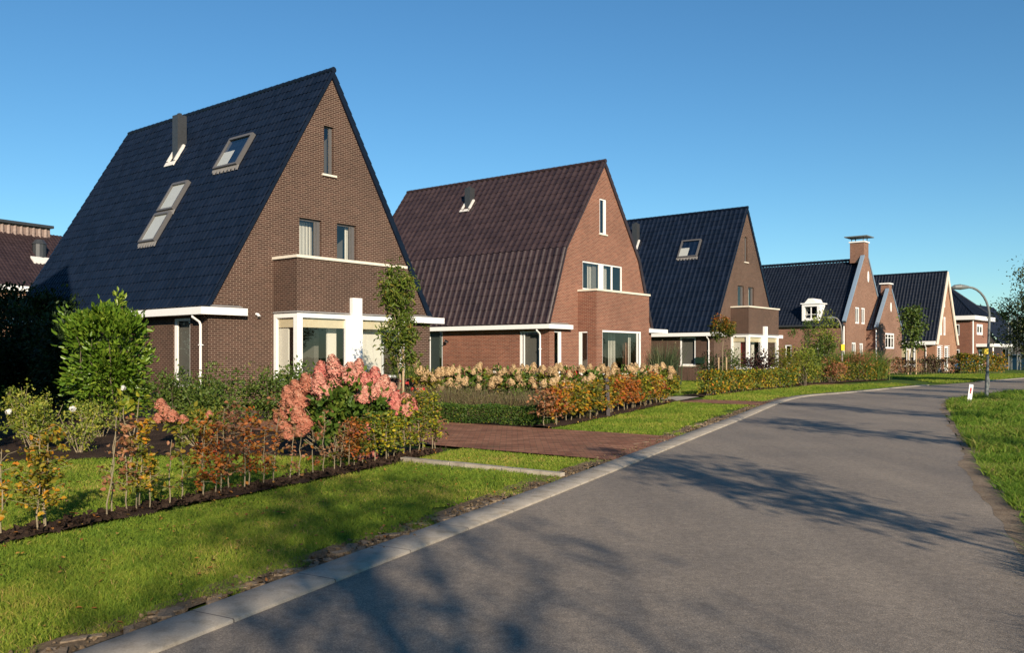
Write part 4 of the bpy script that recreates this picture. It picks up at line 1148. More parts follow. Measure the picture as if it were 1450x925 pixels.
# verge one: kerb to young hedge
grass('verge_grass', ko(1.0, 12.75) + [uvp(11.15, kerb_n(11.15))] + [(-.80, 14.75), (-1.05, 14.3)] + [tuple(p) for p in hoff[::-1] if 1.0 < p[1] < 14.2], 8500, .022, .046, L['grass'], edge=(kdense, .30))
hin = offset(catmull(HEDGE), .26)
grass('lawn_grass', [tuple(p) for p in hin if 3.5 < p[1] < 13.6] + [(-2.6, 13.3), (-4.6, 14.0), (-8.0, 12.5), (-9.0, 11.6), (-10.3, 8.5), (-10.3, 3.5)], 6500, .025, .05, L['grass'])
h2o = offset(catmull(HEDGE2), -.24)
grass('verge_grass', [uvp(15.25, -10.95), uvp(15.25, kerb_n(15.3))] + ko(17.5, 24.6) + [uvp(26.6, kerb_n(26.6)), uvp(26.7, -13.8)] + [tuple(p) for p in h2o[::-1]], 6500, .03, .065, L['grass'], edge=(kdense, .55))
h3o = offset(catmull(HEDGE3), -.3)
grass('verge_grass', [uvp(29.0, -14), uvp(29.0, kerb_n(29))] + ko(28.3, 47.0) + [(22.0, 51), (16, 46.6)] + [tuple(p) for p in h3o[::-1]], 7000, .04, .09, L['grass'], edge=(kdense, .3))
grass('lawn_grass', [(6.6, 35.0), (9.3, 38.6), (13.5, 45.2), (15.5, 49.0), (11, 55), (3.5, 42)], 7000, .04, .09, L['grass'])
# right hand rough verge
re = [tuple(p) for p in offset(RE, -.10) if 1.5 < p[1] < 46]
redge = np.array([p for p in RE if p[1] < 60]); red = np.stack([np.interp(np.linspace(0, len(redge) - 1, 700), np.arange(len(redge)), redge[:, j]) for j in (0, 1)], 1)
grass('rough_grass', re + [(34, 44), (22, 22), (9.5, 3.5), (6, 1.5)], 4200, .055, .15, L['rough_grass'], edge=(red, .15), rough=True)
grass('far_grass', [(24.5, 50.5), (28.4, 54.5), (46, 74), (44, 77), (37, 76), (28, 66), (26.5, 58)], 9000, .06, .12, L['grass'])

# fallen leaves on lawn and soil
def fallen(n, poly, z, s):
    poly = np.array(poly); lo, hi = poly.min(0), poly.max(0)
    P = rng.random((n * 4, 2)) * (hi - lo) + lo; P = P[inpoly(P, poly)][:n]
    d = np.c_[rng.normal(size=(len(P), 2)), rng.normal(size=len(P)) * .25]
    return np.c_[P, np.full(len(P), z)], d, s * rng.uniform(.6, 1.3, len(P))
A1 = fallen(340, ko(1.0, 12.5) + hl[::-1], .045, .038)
A2 = fallen(260, [(p[0] - .3, p[1]) for p in hl] + [(p[0] + .3, p[1]) for p in hl[::-1]], .075, .055)
A3 = fallen(60, [(-9, 7), (-4.2, 8.0), (-2.7, 12.5), (-8, 12)], .05, .06)
A4 = fallen(160, [(.3, 18.7), (5.3, 30.4), (5.9, 30.2), (.9, 18.5)], .07, .055)
pos = np.concatenate([a[0] for a in (A1, A2, A3, A4)]); dr = np.concatenate([a[1] for a in (A1, A2, A3, A4)]); sz = np.concatenate([a[2] for a in (A1, A2, A3, A4)])
o = mk_leaves('fallen_leaves', pos, sz, dr, L['fallen'], upright=.8, wid=.65); tag(o, kind='stuff')
# crumbs of soil and small stones at the kerb
cp = kdense[(kdense[:, 1] > 2) & (kdense[:, 1] < 30)]
n = 1400; q = cp[rng.integers(0, len(cp), n)] + rng.normal(size=(n, 2)) * .09 + np.array((-.13, .06))
V, F, uv = leaf_arrays(np.c_[q, np.full(n, .018)], rng.uniform(.015, .05, n), np.c_[rng.normal(size=(n, 2)), rng.random(n) * .6], .8, .4)
o = np_mesh('soil_crumbs', V, F, M['drysoil'], None, uv); tag(o, kind='stuff')
# pale broken paver pieces along the kerb
m = MB(); cq = kdense[(kdense[:, 1] > 2) & (kdense[:, 1] < 9.5)]; cq2 = kdense[(kdense[:, 1] > 15) & (kdense[:, 1] < 23)]
for i in range(110):
    b0 = (cq if i < 70 else cq2); k = rng.integers(0, len(b0)); p_ = b0[k] + np.array((-.91, .41)) * rng.uniform(.02, .2 if i < 70 else .42)
    a_ = R(24) + rng.choice([0, R(90)]) + rng.normal() * .2; ln_, wd_ = rng.uniform(.05, .13), rng.uniform(.025, .05)
    ca_, sa_ = math.cos(a_), math.sin(a_); c_ = [(p_[0] + ca_ * x_ - sa_ * y_, p_[1] + sa_ * x_ + ca_ * y_) for x_, y_ in ((-ln_, -wd_), (ln_, -wd_ * rng.uniform(.6, 1)), (ln_ * rng.uniform(.8, 1), wd_), (-ln_ * rng.uniform(.8, 1), wd_))]
    z_ = rng.uniform(.014, .03); m.hexa([(*q_, -.01) for q_ in c_], [(*q_, z_) for q_ in c_])
tag(m.build('paver_pieces', M['sand']), kind='stuff')
hq = catmull(HEDGE, 60); hq = hq[hq[:, 1] > 4]
n = 3000; q = hq[rng.integers(0, len(hq), n)] + np.stack([rng.normal(size=n) * .09, rng.normal(size=n) * .1], 1)
V, F, uv = leaf_arrays(np.c_[q, np.full(n, .022) + rng.random(n) * .02], rng.uniform(.02, .07, n), np.c_[rng.normal(size=(n, 2)), rng.random(n) * .9], .9, .5)
o = np_mesh('soil_crumbs', V, F, M['soil'], None, uv); tag(o, kind='stuff')

# ------------------------------------------------------------------ young hedges of individual saplings
def ordinal(n):
    words = ['first', 'second', 'third', 'fourth', 'fifth', 'sixth', 'seventh', 'eighth', 'ninth', 'tenth', 'eleventh', 'twelfth', 'thirteenth', 'fourteenth', 'fifteenth', 'sixteenth', 'seventeenth', 'eighteenth', 'nineteenth', 'twentieth']
    tens = {2: 'twenty', 3: 'thirty', 4: 'forty'}
    if n <= 20: return words[n - 1]
    if n % 10 == 0: return {30: 'thirtieth', 40: 'fortieth'}[n]
    return tens[n // 10] + '-' + words[n % 10 - 1]
def sapling(name, loc, h, mat, nl, label, group, lean=(0, 0), bush=.16, low=.35, lsize=.05, stem_r=.0085):
    root = empty(name, loc); tag(root, label, 'sapling', group)
    mb = MB()
    top = np.array((lean[0] * h, lean[1] * h, h))
    st = np.array(branch_mb(mb, (0, 0, -.05), top, stem_r, .003, .022, 6, 6))
    tips = []
    nb = max(4, int(nl / 8))
    for k in range(nb):
        t = low + (1 - low) * (k + rng.random()) / nb
        f = t * (len(st) - 1); i = min(int(f), len(st) - 2); p0 = st[i] + (st[i+1] - st[i]) * (f - i)
        a = rng.random() * 6.28; ln = bush * rng.uniform(.5, 1.5) * (1.25 - .6 * t)
        p1 = p0 + np.array((math.cos(a) * ln, math.sin(a) * ln, ln * rng.uniform(.0, .7)))
        branch_mb(mb, p0, p1, .003, .0015, .12, 2, 4)
        for s in (.35, .6, .8, 1.0): tips.append(p0 + (p1 - p0) * s)
    mb.build('stem', M['pale_bark'], root)
    tips = np.array(tips)
    if nl > 0:
        idx = rng.integers(0, len(tips), nl)
        p = tips[idx] + rng.normal(size=(nl, 3)) * .022
        d = np.c_[rng.normal(size=(nl, 2)), rng.normal(size=nl) * .5 - .1]
        mk_leaves('foliage', p, lsize * rng.uniform(.7, 1.3, nl), d, mat, root, wid=.66, upright=.45)
    return root
H_GRP = 'young saplings of the front hedge by the first lawn'
colname = {'beech_gold': 'golden', 'beech_orange': 'orange', 'beech_brown': 'russet brown', 'beech_olive': 'olive', 'beech_green': 'yellow-green'}
hc = catmull(HEDGE, 40)
def on_hedge(px, C):
    """point of hedge line C whose bearing matches x/y = px"""
    return C[int(np.argmin(np.abs(C[:, 0] / np.maximum(C[:, 1], .1) - px)))]
# (bearing, height, kind, leaves, leanx, bush)
SAP = [(-.590, .70, 'beech_gold', 60, .0, .17), (-.546, .80, 'beech_olive', 110, .02, .17), (-.530, .62, 'beech_gold', 70, -.06, .12), (-.522, .78, 'beech_gold', 120, .02, .15),
       (-.468, .92, 'beech_olive', 6, .10, .07), (-.456, .80, 'beech_brown', 16, .04, .08), (-.440, .86, 'beech_brown', 75, -.02, .13), (-.428, .66, 'beech_olive', 60, .03, .13), (-.422, .84, 'beech_gold', 110, .05, .15), (-.412, .5, 'beech_olive', 40, 0, .1),
       (-.394, .60, 'beech_brown', 22, .02, .09), (-.370, .74, 'beech_olive', 100, .0, .16), (-.356, .60, 'beech_orange', 60, -.03, .13), (-.345, .80, 'beech_orange', 105, .03, .15), (-.335, .70, 'beech_orange', 80, .03, .13), (-.325, .90, 'beech_brown', 110, .05, .15),
       (-.314, .84, 'beech_brown', 105, .02, .15), (-.305, .76, 'beech_orange', 90, .0, .14), (-.294, .86, 'beech_orange', 110, .04, .14), (-.285, .62, 'beech_orange', 70, .02, .12), (-.270, .92, 'beech_brown', 80, .08, .14),
       (-.253, .86, 'beech_brown', 75, .1, .13), (-.240, .70, 'beech_brown', 40, .03, .12), (-.226, .74, 'beech_orange', 50, -.02, .12), (-.214, 1.02, 'beech_brown', 95, .02, .16), (-.204, .66, 'beech_olive', 40, .05, .1),
       (-.192, .78, 'beech_brown', 100, .12, .15), (-.184, .82, 'beech_orange', 130, .03, .15), (-.176, .80, 'beech_orange', 130, .0, .15), (-.166, .84, 'beech_olive', 150, .02, .16), (-.156, .80, 'beech_green', 170, .0, .16), (-.147, .88, 'beech_green', 180, .02, .17),
       (-.138, .84, 'beech_green', 190, .0, .17), (-.130, .74, 'beech_green', 160, .0, .15), (-.121, .76, 'beech_green', 120, .02, .14), (-.113, .8, 'beech_green', 130, 0, .15), (-.106, .86, 'beech_olive', 170, .02, .16), (-.099, .88, 'beech_green', 190, 0, .17), (-.092, .82, 'beech_green', 180, .02, .16), (-.087, .66, 'beech_brown', 80, .05, .13)]
for i, (b, h, kd_, nl, lx, bu) in enumerate(SAP):
    if -.262 < b < -.2: nl = int(nl * .6)
    if -.262 < b < -.125: h, nl, bu = h * .74, int(nl * .72), bu * .85
    elif -.40 < b < -.26: nl = int(nl * .8)
    p = on_hedge(b, hc) + rng.normal(size=2) * .03
    dd_ = math.hypot(*p)
    look = ('almost bare pale stem' if nl < 25 else 'sparse' if nl < 65 else 'leafy')
    sapling('beech_sapling', (p[0], p[1], .05), h * 1.03, L[kd_], int(nl * (2.4 if nl > 25 else 1.2)), '%s beech from the left in the lawn hedge, %s, %s leaves' % (ordinal(i + 1), look, colname[kd_]), H_GRP, (lx, 0), bu * 1.05, .22, .05)
# extra second rank between the tall ones at the yellow-green end, and the hedge beside the driveway
hc2 = catmull(HEDGE2, 40)
seg = np.concatenate([[0], np.cumsum(np.linalg.norm(np.diff(hc2, axis=0), axis=1))])
H2_GRP = 'young beeches of the hedge in front of the cream hydrangeas'
kinds2 = ['beech_brown', 'beech_orange', 'beech_gold', 'beech_brown', 'beech_gold', 'beech_olive', 'beech_gold', 'beech_olive', 'beech_gold', 'beech_olive', 'beech_gold', 'beech_gold', 'beech_olive', 'beech_orange', 'beech_gold', 'beech_orange', 'beech_orange', 'beech_orange', 'beech_orange', 'beech_olive', 'beech_olive', 'beech_green', 'beech_olive', 'beech_orange', 'beech_gold', 'beech_gold', 'beech_orange', 'beech_green', 'beech_green', 'beech_green', 'beech_gold', 'beech_green', 'beech_green', 'beech_gold']
for i, kd_ in enumerate(kinds2):
    s = seg[-1] * (i + .3) / len(kinds2)
    p = np.array((np.interp(s, seg, hc2[:, 0]), np.interp(s, seg, hc2[:, 1]))) + rng.normal(size=2) * .05
    sapling('beech_sapling', (p[0], p[1], .05), .74 + .14 * i / len(kinds2) + rng.normal() * .05, L[kd_], 520 if i > 1 else 260, '%s beech from the near end of the hydrangea hedge, %s leaves' % (ordinal(i + 1), colname[kd_]), H2_GRP, (rng.normal() * .03, 0), .30, .26, .08, .012)
# dark post in that hedge
m = MB(); m.box((-.05, -.05, -.1), (.05, .05, .96)); m.hexa([(-.05, -.05, .96), (.05, -.05, .96), (.05, .05, .96), (-.05, .05, .96)], [(-.015, -.015, 1.0), (.015, -.015, 1.0), (.015, .015, 1.0), (-.015, .015, 1.0)])
o = m.build('marker_post', M['post_dark']); o.location = (2.43, 22.45, 0); o.rotation_euler = (0, R(-2), R(20))
tag(o, 'short dark wooden post standing in the orange beech hedge', 'post')

# ------------------------------------------------------------------ hydrangeas
def flower_head(name, mat, parent, loc, ln, rad, n, psize, tilt, shape=1.0):
    t = rng.random(n) ** .8
    a = rng.random(n) * 6.28
    rr = rad * np.clip(1.0 - t ** 1.6 * .85, .08, 1) * np.clip(.55 + t * 3, 0, 1) * rng.uniform(.82, 1.06, n)
    p = np.stack([rr * np.cos(a), rr * np.sin(a), t * ln], 1)
    nr = np.stack([np.cos(a), np.sin(a), .35 + t], 1)
    p += np.stack([np.cos(a), np.sin(a), np.zeros(n)], 1) * (rad * .13 * np.sin(a * 4 + t * 9))[:, None]
    # tilt axis
    d = unit(np.array(tilt, float)); z = np.array((0, 0, 1.)); v = np.cross(z, d); c = float(z @ d)
    K = np.array(((0, -v[2], v[1]), (v[2], 0, -v[0]), (-v[1], v[0], 0))); Rm = np.eye(3) + K + K @ K / (1 + c + 1e-6)
    p = p @ Rm.T; nr = nr @ Rm.T
    V, F, uv = petal_arrays(p, psize * rng.uniform(.7, 1.2, n), nr, np.clip(rng.random(n) * .7 + t * .3, 0, 1))
    o = np_mesh(name, V, F, mat, parent, uv); o.location = loc
    return o
# the large pink hydrangea
hy = empty('pink_hydrangea', (-2.62, 13.65, 0)); tag(hy, 'big pink hydrangea bush with dozens of cone shaped flower heads beside the brick driveway', 'hydrangea')
p, d, r = crown_points(3000, (.98, .6, .5), 90, .09, .5); p[:, 2] += .68
kk = p[:, 2] > .06
mk_leaves('foliage', p[kk], .12 * rng.uniform(.6, 1.2, kk.sum()), d[kk], L['hyd_leaf'], hy, wid=.6, r=r[kk])
# px bearings and heights of the flower heads as seen in the bush: (dx, dz, length, radius, dy)
HEADS = [(-.10, 1.28, .30, .13, .0), (.12, 1.16, .30, .14, -.05), (.20, 1.28, .24, .11, .1), (-.36, 1.22, .26, .12, .1), (-.46, 1.05, .26, .14, -.05), (-.30, 1.02, .28, .14, -.2), (-.12, 1.06, .26, .14, .05),
         (-.2, .90, .22, .12, -.25), (.30, 1.05, .26, .13, .0), (.46, 1.13, .26, .13, .1), (.58, 1.04, .24, .13, .05), (.34, .90, .22, .12, -.2), (.52, .94, .22, .12, -.1), (.7, .94, .22, .12, 0), (.78, .83, .20, .12, -.1),
         (.92, .80, .20, .11, 0), (.96, .70, .18, .11, -.1), (1.04, .76, .16, .09, .05), (.84, .72, .16, .09, -.2), (-.62, .95, .26, .13, -.1), (-.74, .88, .24, .14, -.15), (-.56, .82, .24, .14, -.3), (-.66, .75, .2, .13, -.3), (-.8, .7, .18, .1, -.2),
         (-.86, .60, .17, .11, -.25), (-.80, .5, .16, .1, -.3), (-.56, .62, .2, .12, -.42), (-.46, .52, .18, .12, -.42), (-.52, .42, .15, .1, -.42), (-.7, .38, .15, .1, -.4), (.26, .40, .13, .08, -.5), (.44, .45, .14, .08, -.5), (.5, .38, .12, .07, -.55), (.72, .28, .15, .09, -.5), (.54, .06, .12, .09, -.5), (.40, .04, .1, .07, -.52),
         (0., 1.16, .22, .11, .25), (.4, 1.06, .22, .11, .3), (-.52, .98, .2, .11, .2)]
for dx, dz, ln, rad, dy in HEADS:
    mt = L['rust'] if dx < -.45 else (L['pinkhot'] if (dz < .5 or rng.random() < .3) else L['pink'])
    flower_head('flower_head', mt, hy, (dx, dy, dz - .04), ln * 1.15, rad * 1.12, 900, .036, (dx * .5 + rng.normal() * .12, dy * .6 - .1, 1.0))
mb = MB()
for dx, dz, ln, rad, dy in HEADS: branch_mb(mb, (dx * .25, dy * .3 + .05, 0), (dx, dy, dz + .02), .008, .004, .04, 4, 5)
mb.build('stems', M['pale_bark'], hy)
# small rusty hydrangea standing behind the saplings
hs = empty('rusty_hydrangea', (-5.35, 15.2, 0)); tag(hs, 'small faded hydrangea with dusky pink heads behind the orange saplings', 'hydrangea')
p, d, r = crown_points(420, (.6, .3, .25), 24, .07, .5); p[:, 2] += .42
mk_leaves('foliage', p, .1 * rng.uniform(.6, 1.2, len(p)), d, L['beech_olive'], hs, wid=.6, r=r)
mb = MB()
for dx, dz, rad in ((-.66, .66, .12), (-.60, .55, .12), (-.45, .46, .13), (-.70, .42, .11), (-.28, .42, .09), (.12, .5, .08), (.5, .48, .08)):
    flower_head('flower_head', L['rust'], hs, (dx, rng.normal() * .08, dz), rad * 1.4, rad, 420, .034, (rng.normal() * .2, -.2, 1))
    branch_mb(mb, (dx * .2, 0, 0), (dx, 0, dz), .007, .004, .05, 3, 5)
mb.build('stems', M['pale_bark'], hs)
# cream hydrangea row in front of the red brick house
proto_heads = [flower_head('flower_head', L['cream'], None, (0, 0, 0), .30, .155, 520, .042, (0, 0, 1)) for _ in range(3)]
whites = flower_head('flower_head', L['white'], None, (0, 0, 0), .2, .13, 150, .06, (0, 0, 1))
reds = flower_head('flower_head', L['redp'], None, (0, 0, 0), .12, .12, 110, .07, (0, 0, 1))
used = set()
ROW = [(-2.55 + .62 * i, 27.0 + .155 * i + (.25 if i % 2 else 0)) for i in range(13)]
for i, (x, y) in enumerate(ROW):
    nm = ordinal(i + 1)
    extra = ', red bloom' if i in (7, 8) else ', white head' if i in (3, 11) else ''
    s = stemmed_shrub('cream_hydrangea', (x, y, 0), (.48, .45, .46), .66, 620, .13, L['hyd_leaf'] if i % 3 else L['beech_olive'], '%s cream hydrangea from the left before the red brick house%s' % (nm, extra), 'hydrangea', 'cream hydrangeas in a row', 26, .09, 6, 'pale_bark', wid=.6)
    nh = 12
    for k in range(nh):
        src = proto_heads[k % 3]
        if k == 4 and i in (3, 11): src = whites
        if k in (2, 5) and i in (7, 8): src = reds
        c = src.copy(); COL.objects.link(c); c.parent = s
        front = k >= 8
        c.location = (rng.uniform(-.38, .38), (-.42 if front else rng.uniform(-.3, .3)), (rng.uniform(.55, .85) if front else rng.uniform(.9, 1.12)))
        c.rotation_euler = (rng.normal() * .3 + (.5 if front else .05), rng.normal() * .25, rng.random() * 6.28)
        sc_ = rng.uniform(.6, .95); c.scale = (sc_, sc_, sc_)
for o in proto_heads + [whites, reds]: bpy.data.objects.remove(o)

# ------------------------------------------------------------------ other planting
# boxwood hedge along the driveway
bh = empty('box_hedge', (-.75, 20.35, 0), math.atan2(-1.4, 2.9)); tag(bh, 'low clipped dark green box hedge edging the brick driveway', 'hedge')
n = 15000; p = np.c_[rng.uniform(-1.95, 1.85, n), rng.uniform(-.2, .22, n), rng.uniform(.02, .40, n)]
k = rng.integers(0, 4, n); p[k == 0, 2] = .40 + rng.normal(size=(k == 0).sum()) * .018; p[k == 1, 1] = -.2 + rng.normal(size=(k == 1).sum()) * .02; p[k == 2, 1] = .22 + rng.normal(size=(k == 2).sum()) * .02
p[:, 2] += .02 * np.sin(p[:, 0] * 5) ; p[:, 1] += .03 * np.sin(p[:, 0] * 7 + 1)
mk_leaves('foliage', p, .035 * rng.uniform(.7, 1.3, n), rng.normal(size=(n, 3)) + np.array((0, -.3, .6)), L['box'], bh, wid=.6)
mb = MB()
for x in np.arange(-1.8, 1.85, .22): branch_mb(mb, (x, 0, -.05), (x + rng.normal() * .05, rng.normal() * .05, .36), .012, .005, .08, 3, 5)
mb.tube([(-1.85, 0, -.02), (1.85, 0, -.02)], .012, 5); mb.build('stems', M['bark'], bh)
# dry perennials behind it: individual clumps
def grass_clump(name, loc, h, spread, n, mat, label, cat, group=None, w=.012, flower=None, droop=.5):
    root = empty(name, loc); tag(root, label, cat, group)
    q = rng.normal(size=(n, 2)) * spread * .3
    hh = h * rng.uniform(.55, 1.05, n)
    ln = unit(q + rng.normal(size=(n, 2)) * .04) * (hh * rng.uniform(.1, droop, n))[:, None]
    mk_blades('blades', np.c_[q, np.zeros(n)], hh, np.full(n, w), ln, rng.random(n), mat, root, .7)
    if flower:
        m = flower[1]; k = rng.integers(0, n, m)
        pp = np.c_[q[k] + ln[k], hh[k]] + rng.normal(size=(m, 3)) * .03
        V, F, uv = petal_arrays(pp, flower[2] * rng.uniform(.7, 1.3, m), rng.normal(size=(m, 3)) + np.array((0, 0, 1.)))
        np_mesh('flowers', V, F, flower[0], root, uv)
    return root
PER = []
for i in range(17):
    PER.append((-2.6 + .27 * i + rng.normal() * .06, 23.0 - .06 * i + (i % 3) * .75 + rng.normal() * .1))
for i, (x, y) in enumerate(PER):
    grass_clump('dry_perennial', (x, y, 0), rng.uniform(.6, .85), .62, 330, L['dry'], '%s dry brown perennial clump from the left behind the box hedge' % ordinal(i + 1), 'perennial', 'dry perennials behind the box hedge', .011, (L['dry'], 130, .035))
for i, (x, y) in enumerate(((-3.6, 24.5), (-4.3, 25.3), (-3.1, 25.6))):
    grass_clump('dry_perennial', (x, y, 0), .62, .7, 360, L['dry'], ['grey brown seed-head clump right of the staked tree', 'grey brown seed-head clump left of the staked tree', 'grey brown seed-head clump before the low brick wall'][i], 'perennial', 'dry perennials behind the box hedge', .011, (L['dry'], 130, .035))
grass_clump('red_flower', (-2.72, 23.6, 0), .75, .3, 24, L['hyd_leaf'], 'thin plant with a few bright red blooms by the low wall', 'flower', None, .015, (L['redp'], 26, .08))
grass_clump('red_flower', (-3.05, 24.6, 0), .85, .25, 18, L['hyd_leaf'], 'red bloom on a thin stem just before the low brick planter', 'flower', None, .015, (L['redp'], 14, .08))
# low brick planter wall with grasses on top
mb = MB(); mb.box((-1.4, -.35, 0), (1.0, .35, .84)); pl = mb.build('planter_wall', M['brick_brown']); pl.location = (-3.3, 29.0, 0); pl.rotation_euler = (0, 0, R(-38) + R(38) * .4)
tag(pl, 'low brown brick planter wall left of the cream hydrangeas', 'wall')
grass_clump('planter_grass', (-3.35, 29.0, .84), .42, 1.0, 600, L['reed'], 'green tuft of grass growing on top of the low brick planter', 'grass tuft', None, .012)
grass_clump('planter_grass', (-2.7, 29.0, .84), .3, .9, 500, L['reed_blue'], 'blue-green tuft of grass at the right end of the brick planter', 'grass tuft', None, .012)

# laurel block
lr = empty('laurel_bush', (-9.75, 21.2, 0)); tag(lr, 'tall rectangular bright green laurel bush with large glossy leaves left of the first house', 'bush')
p, d, r = crown_points(4600, (.84, .5, 1.14), 230, .11, box=True); p[:, 2] += 1.35
p2, d2, r2 = crown_points(2000, (.8, .42, 1.08), 110, .12); p2[:, 2] += 1.3
sp = np.c_[rng.normal(size=(70, 2)) * .07 + np.array((.42, 0)), rng.uniform(2.4, 3.05, 70)]
P = np.concatenate([p, p2, sp]); D = np.concatenate([d, d2, unit(rng.normal(size=(70, 3)) + np.array((0, 0, .6)))]) + np.array((0, -.15, .35)); RR = np.concatenate([r * .93, r2 * .9, rng.random(70) * .4 + .55])
P[:, 0] *= .93 - .10 * np.clip(P[:, 2] - 1.4, 0, 2); P[:, 2] += np.where(P[:, 2] > 1.9, .13 * np.sin(P[:, 0] * 6 + 1) + .1 * P[:, 0], 0)
kk = P[:, 2] > .12
mk_leaves('foliage', P[kk], .16 * rng.uniform(.6, 1.25, kk.sum()), D[kk], L['laurel'], lr, wid=.45, r=RR[kk])
mb = MB()
for i in range(12):
    x = rng.uniform(-.7, .7); branch_mb(mb, (x * .6, rng.normal() * .1, -.05), (x, rng.normal() * .3, rng.uniform(1.4, 2.3)), .022, .006, .06, 5, 6)
branch_mb(mb, (.3, 0, 1.5), (.42, 0, 3.0), .014, .004, .03, 4, 5)
mb.build('stems', M['bark'], lr)
# dark tall hedge at the far left, in the shade of the neighbour house
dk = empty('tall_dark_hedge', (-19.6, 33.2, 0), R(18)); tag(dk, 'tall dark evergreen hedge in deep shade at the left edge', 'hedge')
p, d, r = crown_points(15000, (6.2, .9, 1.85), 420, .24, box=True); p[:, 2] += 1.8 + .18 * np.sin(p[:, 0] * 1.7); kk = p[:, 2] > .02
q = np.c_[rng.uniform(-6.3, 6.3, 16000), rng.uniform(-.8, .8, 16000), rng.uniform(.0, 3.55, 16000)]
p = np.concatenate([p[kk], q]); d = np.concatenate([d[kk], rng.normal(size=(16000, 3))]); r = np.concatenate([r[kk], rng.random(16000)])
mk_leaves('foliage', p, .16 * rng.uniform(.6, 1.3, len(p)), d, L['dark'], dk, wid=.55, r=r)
mb = MB()
for x in np.arange(-5.8, 6, .7): branch_mb(mb, (x, 0, -.05), (x + rng.normal() * .2, 0, 3.0), .05, .01, .06, 5, 6)
mb.build('stems', M['bark'], dk)
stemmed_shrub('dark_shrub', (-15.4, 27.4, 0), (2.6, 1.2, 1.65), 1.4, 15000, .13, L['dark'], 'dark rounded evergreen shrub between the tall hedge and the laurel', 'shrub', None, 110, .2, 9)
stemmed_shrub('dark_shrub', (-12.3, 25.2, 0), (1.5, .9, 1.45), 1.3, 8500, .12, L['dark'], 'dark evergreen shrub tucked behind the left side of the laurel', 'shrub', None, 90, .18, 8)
# shrubs in front of house one
for i, (x, y, rx, rz, lab) in enumerate(((-8.15, 21.2, .72, .62, 'dark green shrub touching the right side of the laurel'), (-7.1, 21.0, .8, .68, 'leafy green shrub under the narrow side window'), (-5.85, 21.3, .72, .64, 'green shrub under the white downpipe corner'), (-4.95, 20.6, .62, .60, 'green shrub under the left end of the white bay'), (-6.5, 18.9, .7, .42, 'low spreading shrub in front of the brick corner'))):
    stemmed_shrub('green_shrub', (x, y, 0), (rx, .55, rz), rz * .95, 2300, .075, L['shrub'], lab, 'shrub', 'green shrubs before the first house', 90, .11, 9, wid=.6)
stemmed_shrub('young_shrub', (-4.52, 18.3, 0), (.26, .26, .5), 1.02, 420, .075, L['shrub'], 'slender dark shrub rising against the left end of the white bay', 'shrub', None, 22, .07, 5, wid=.6)
stemmed_shrub('young_shrub', (-4.15, 19.6, 0), (.42, .3, .25), 1.12, 420, .07, L['shrub'], 'small rounded shrub below the large bay pane', 'shrub', None, 22, .07, 5, wid=.6)
# rose bushes at the left
def rose(loc, rx, h, n, label, whites_):
    root = empty('rose_bush', loc); tag(root, label, 'rose bush', 'rose bushes in the left bed')
    mb = MB(); tips = []
    for k in range(11):
        a = rng.random() * 6.28; q = rng.random() ** .6
        tip = np.array((rx * q * math.cos(a), rx * .6 * q * math.sin(a), h * rng.uniform(.6, 1)))
        pts = branch_mb(mb, (tip[0] * .12, tip[1] * .12, -.03), tip, .008, .003, .06, 5, 5)
        tips += pts[2:]
        for j in range(3):
            e = pts[2 + j] + unit(rng.normal(size=3) + np.array((0, 0, .6))) * .2; branch_mb(mb, pts[2 + j], e, .005, .002, .1, 2, 4); tips += [e, (e + pts[2 + j]) / 2]
    mb.build('stems', M['pale_bark'], root)
    tips = np.array(tips); idx = rng.integers(0, len(tips), n)
    mk_leaves('foliage', tips[idx] + rng.normal(size=(n, 3)) * .05, .05 * rng.uniform(.6, 1.3, n), rng.normal(size=(n, 3)) + np.array((0, 0, .3)), L['rose'], root, wid=.6)
    for (dx, dz) in whites_:
        m = 26; pp = unit(rng.normal(size=(m, 3))) * .035
        V, F, uv = petal_arrays(pp, .055, pp); o = np_mesh('bloom', V, F, L['white'], root, uv); o.location = (dx, -.2, dz)
    return root
rose((-7.75, 14.4, 0), .55, .98, 1700, 'rose bush with arching stems and a white bloom left of the bare stemmed rose', [(-.35, .66)])
rose((-6.95, 14.2, 0), .42, .66, 520, 'small thin rose bush with bare pale stems and one white bloom', [(-.02, .72)])
rose((-8.75, 14.6, 0), .55, .85, 1600, 'leafy rose bush at the left edge of the bed', [(.2, .45)])
rose((-9.3, 16.8, 0), .6, 1.0, 1700, 'taller rose bush behind the others at the left edge', [])
rose((-7.9, 17.0, 0), .6, .8, 1500, 'rose bush in front of the dark shade left of the laurel', [(.5, .95)])
rose((-6.0, 16.9, 0), .5, .5, 900, 'low rose bush in front of the foot of the laurel', [])
stemmed_shrub('young_shrub', (-5.0, 11.6, 0), (.32, .2, .14), .92, 60, .1, L['beech_green'], 'pale broad leaved seedling behind the golden saplings', 'shrub', None, 9, .04, 3, 'pale_bark', wid=.6)

# street tree in front of the first house
tree('narrow_street_tree', (-3.18, 24.9, 0), 4.0, .95, .62, 3000, .15, L['slim'], 'narrow young tree with drooping leaves tied to a stake before the first house', 'tree', None, 15, 4, .045, .15, 'pale_bark', 1.9, .32, 31)
m = MB(); m.tube([(0, 0, -.1), (0.0, 0, 1.75)], .032, 8); o = m.build('tree_stake', M['wood']); o.location = (-3.05, 24.75, 0); tag(o, 'pale round wooden stake beside the narrow street tree', 'stake')

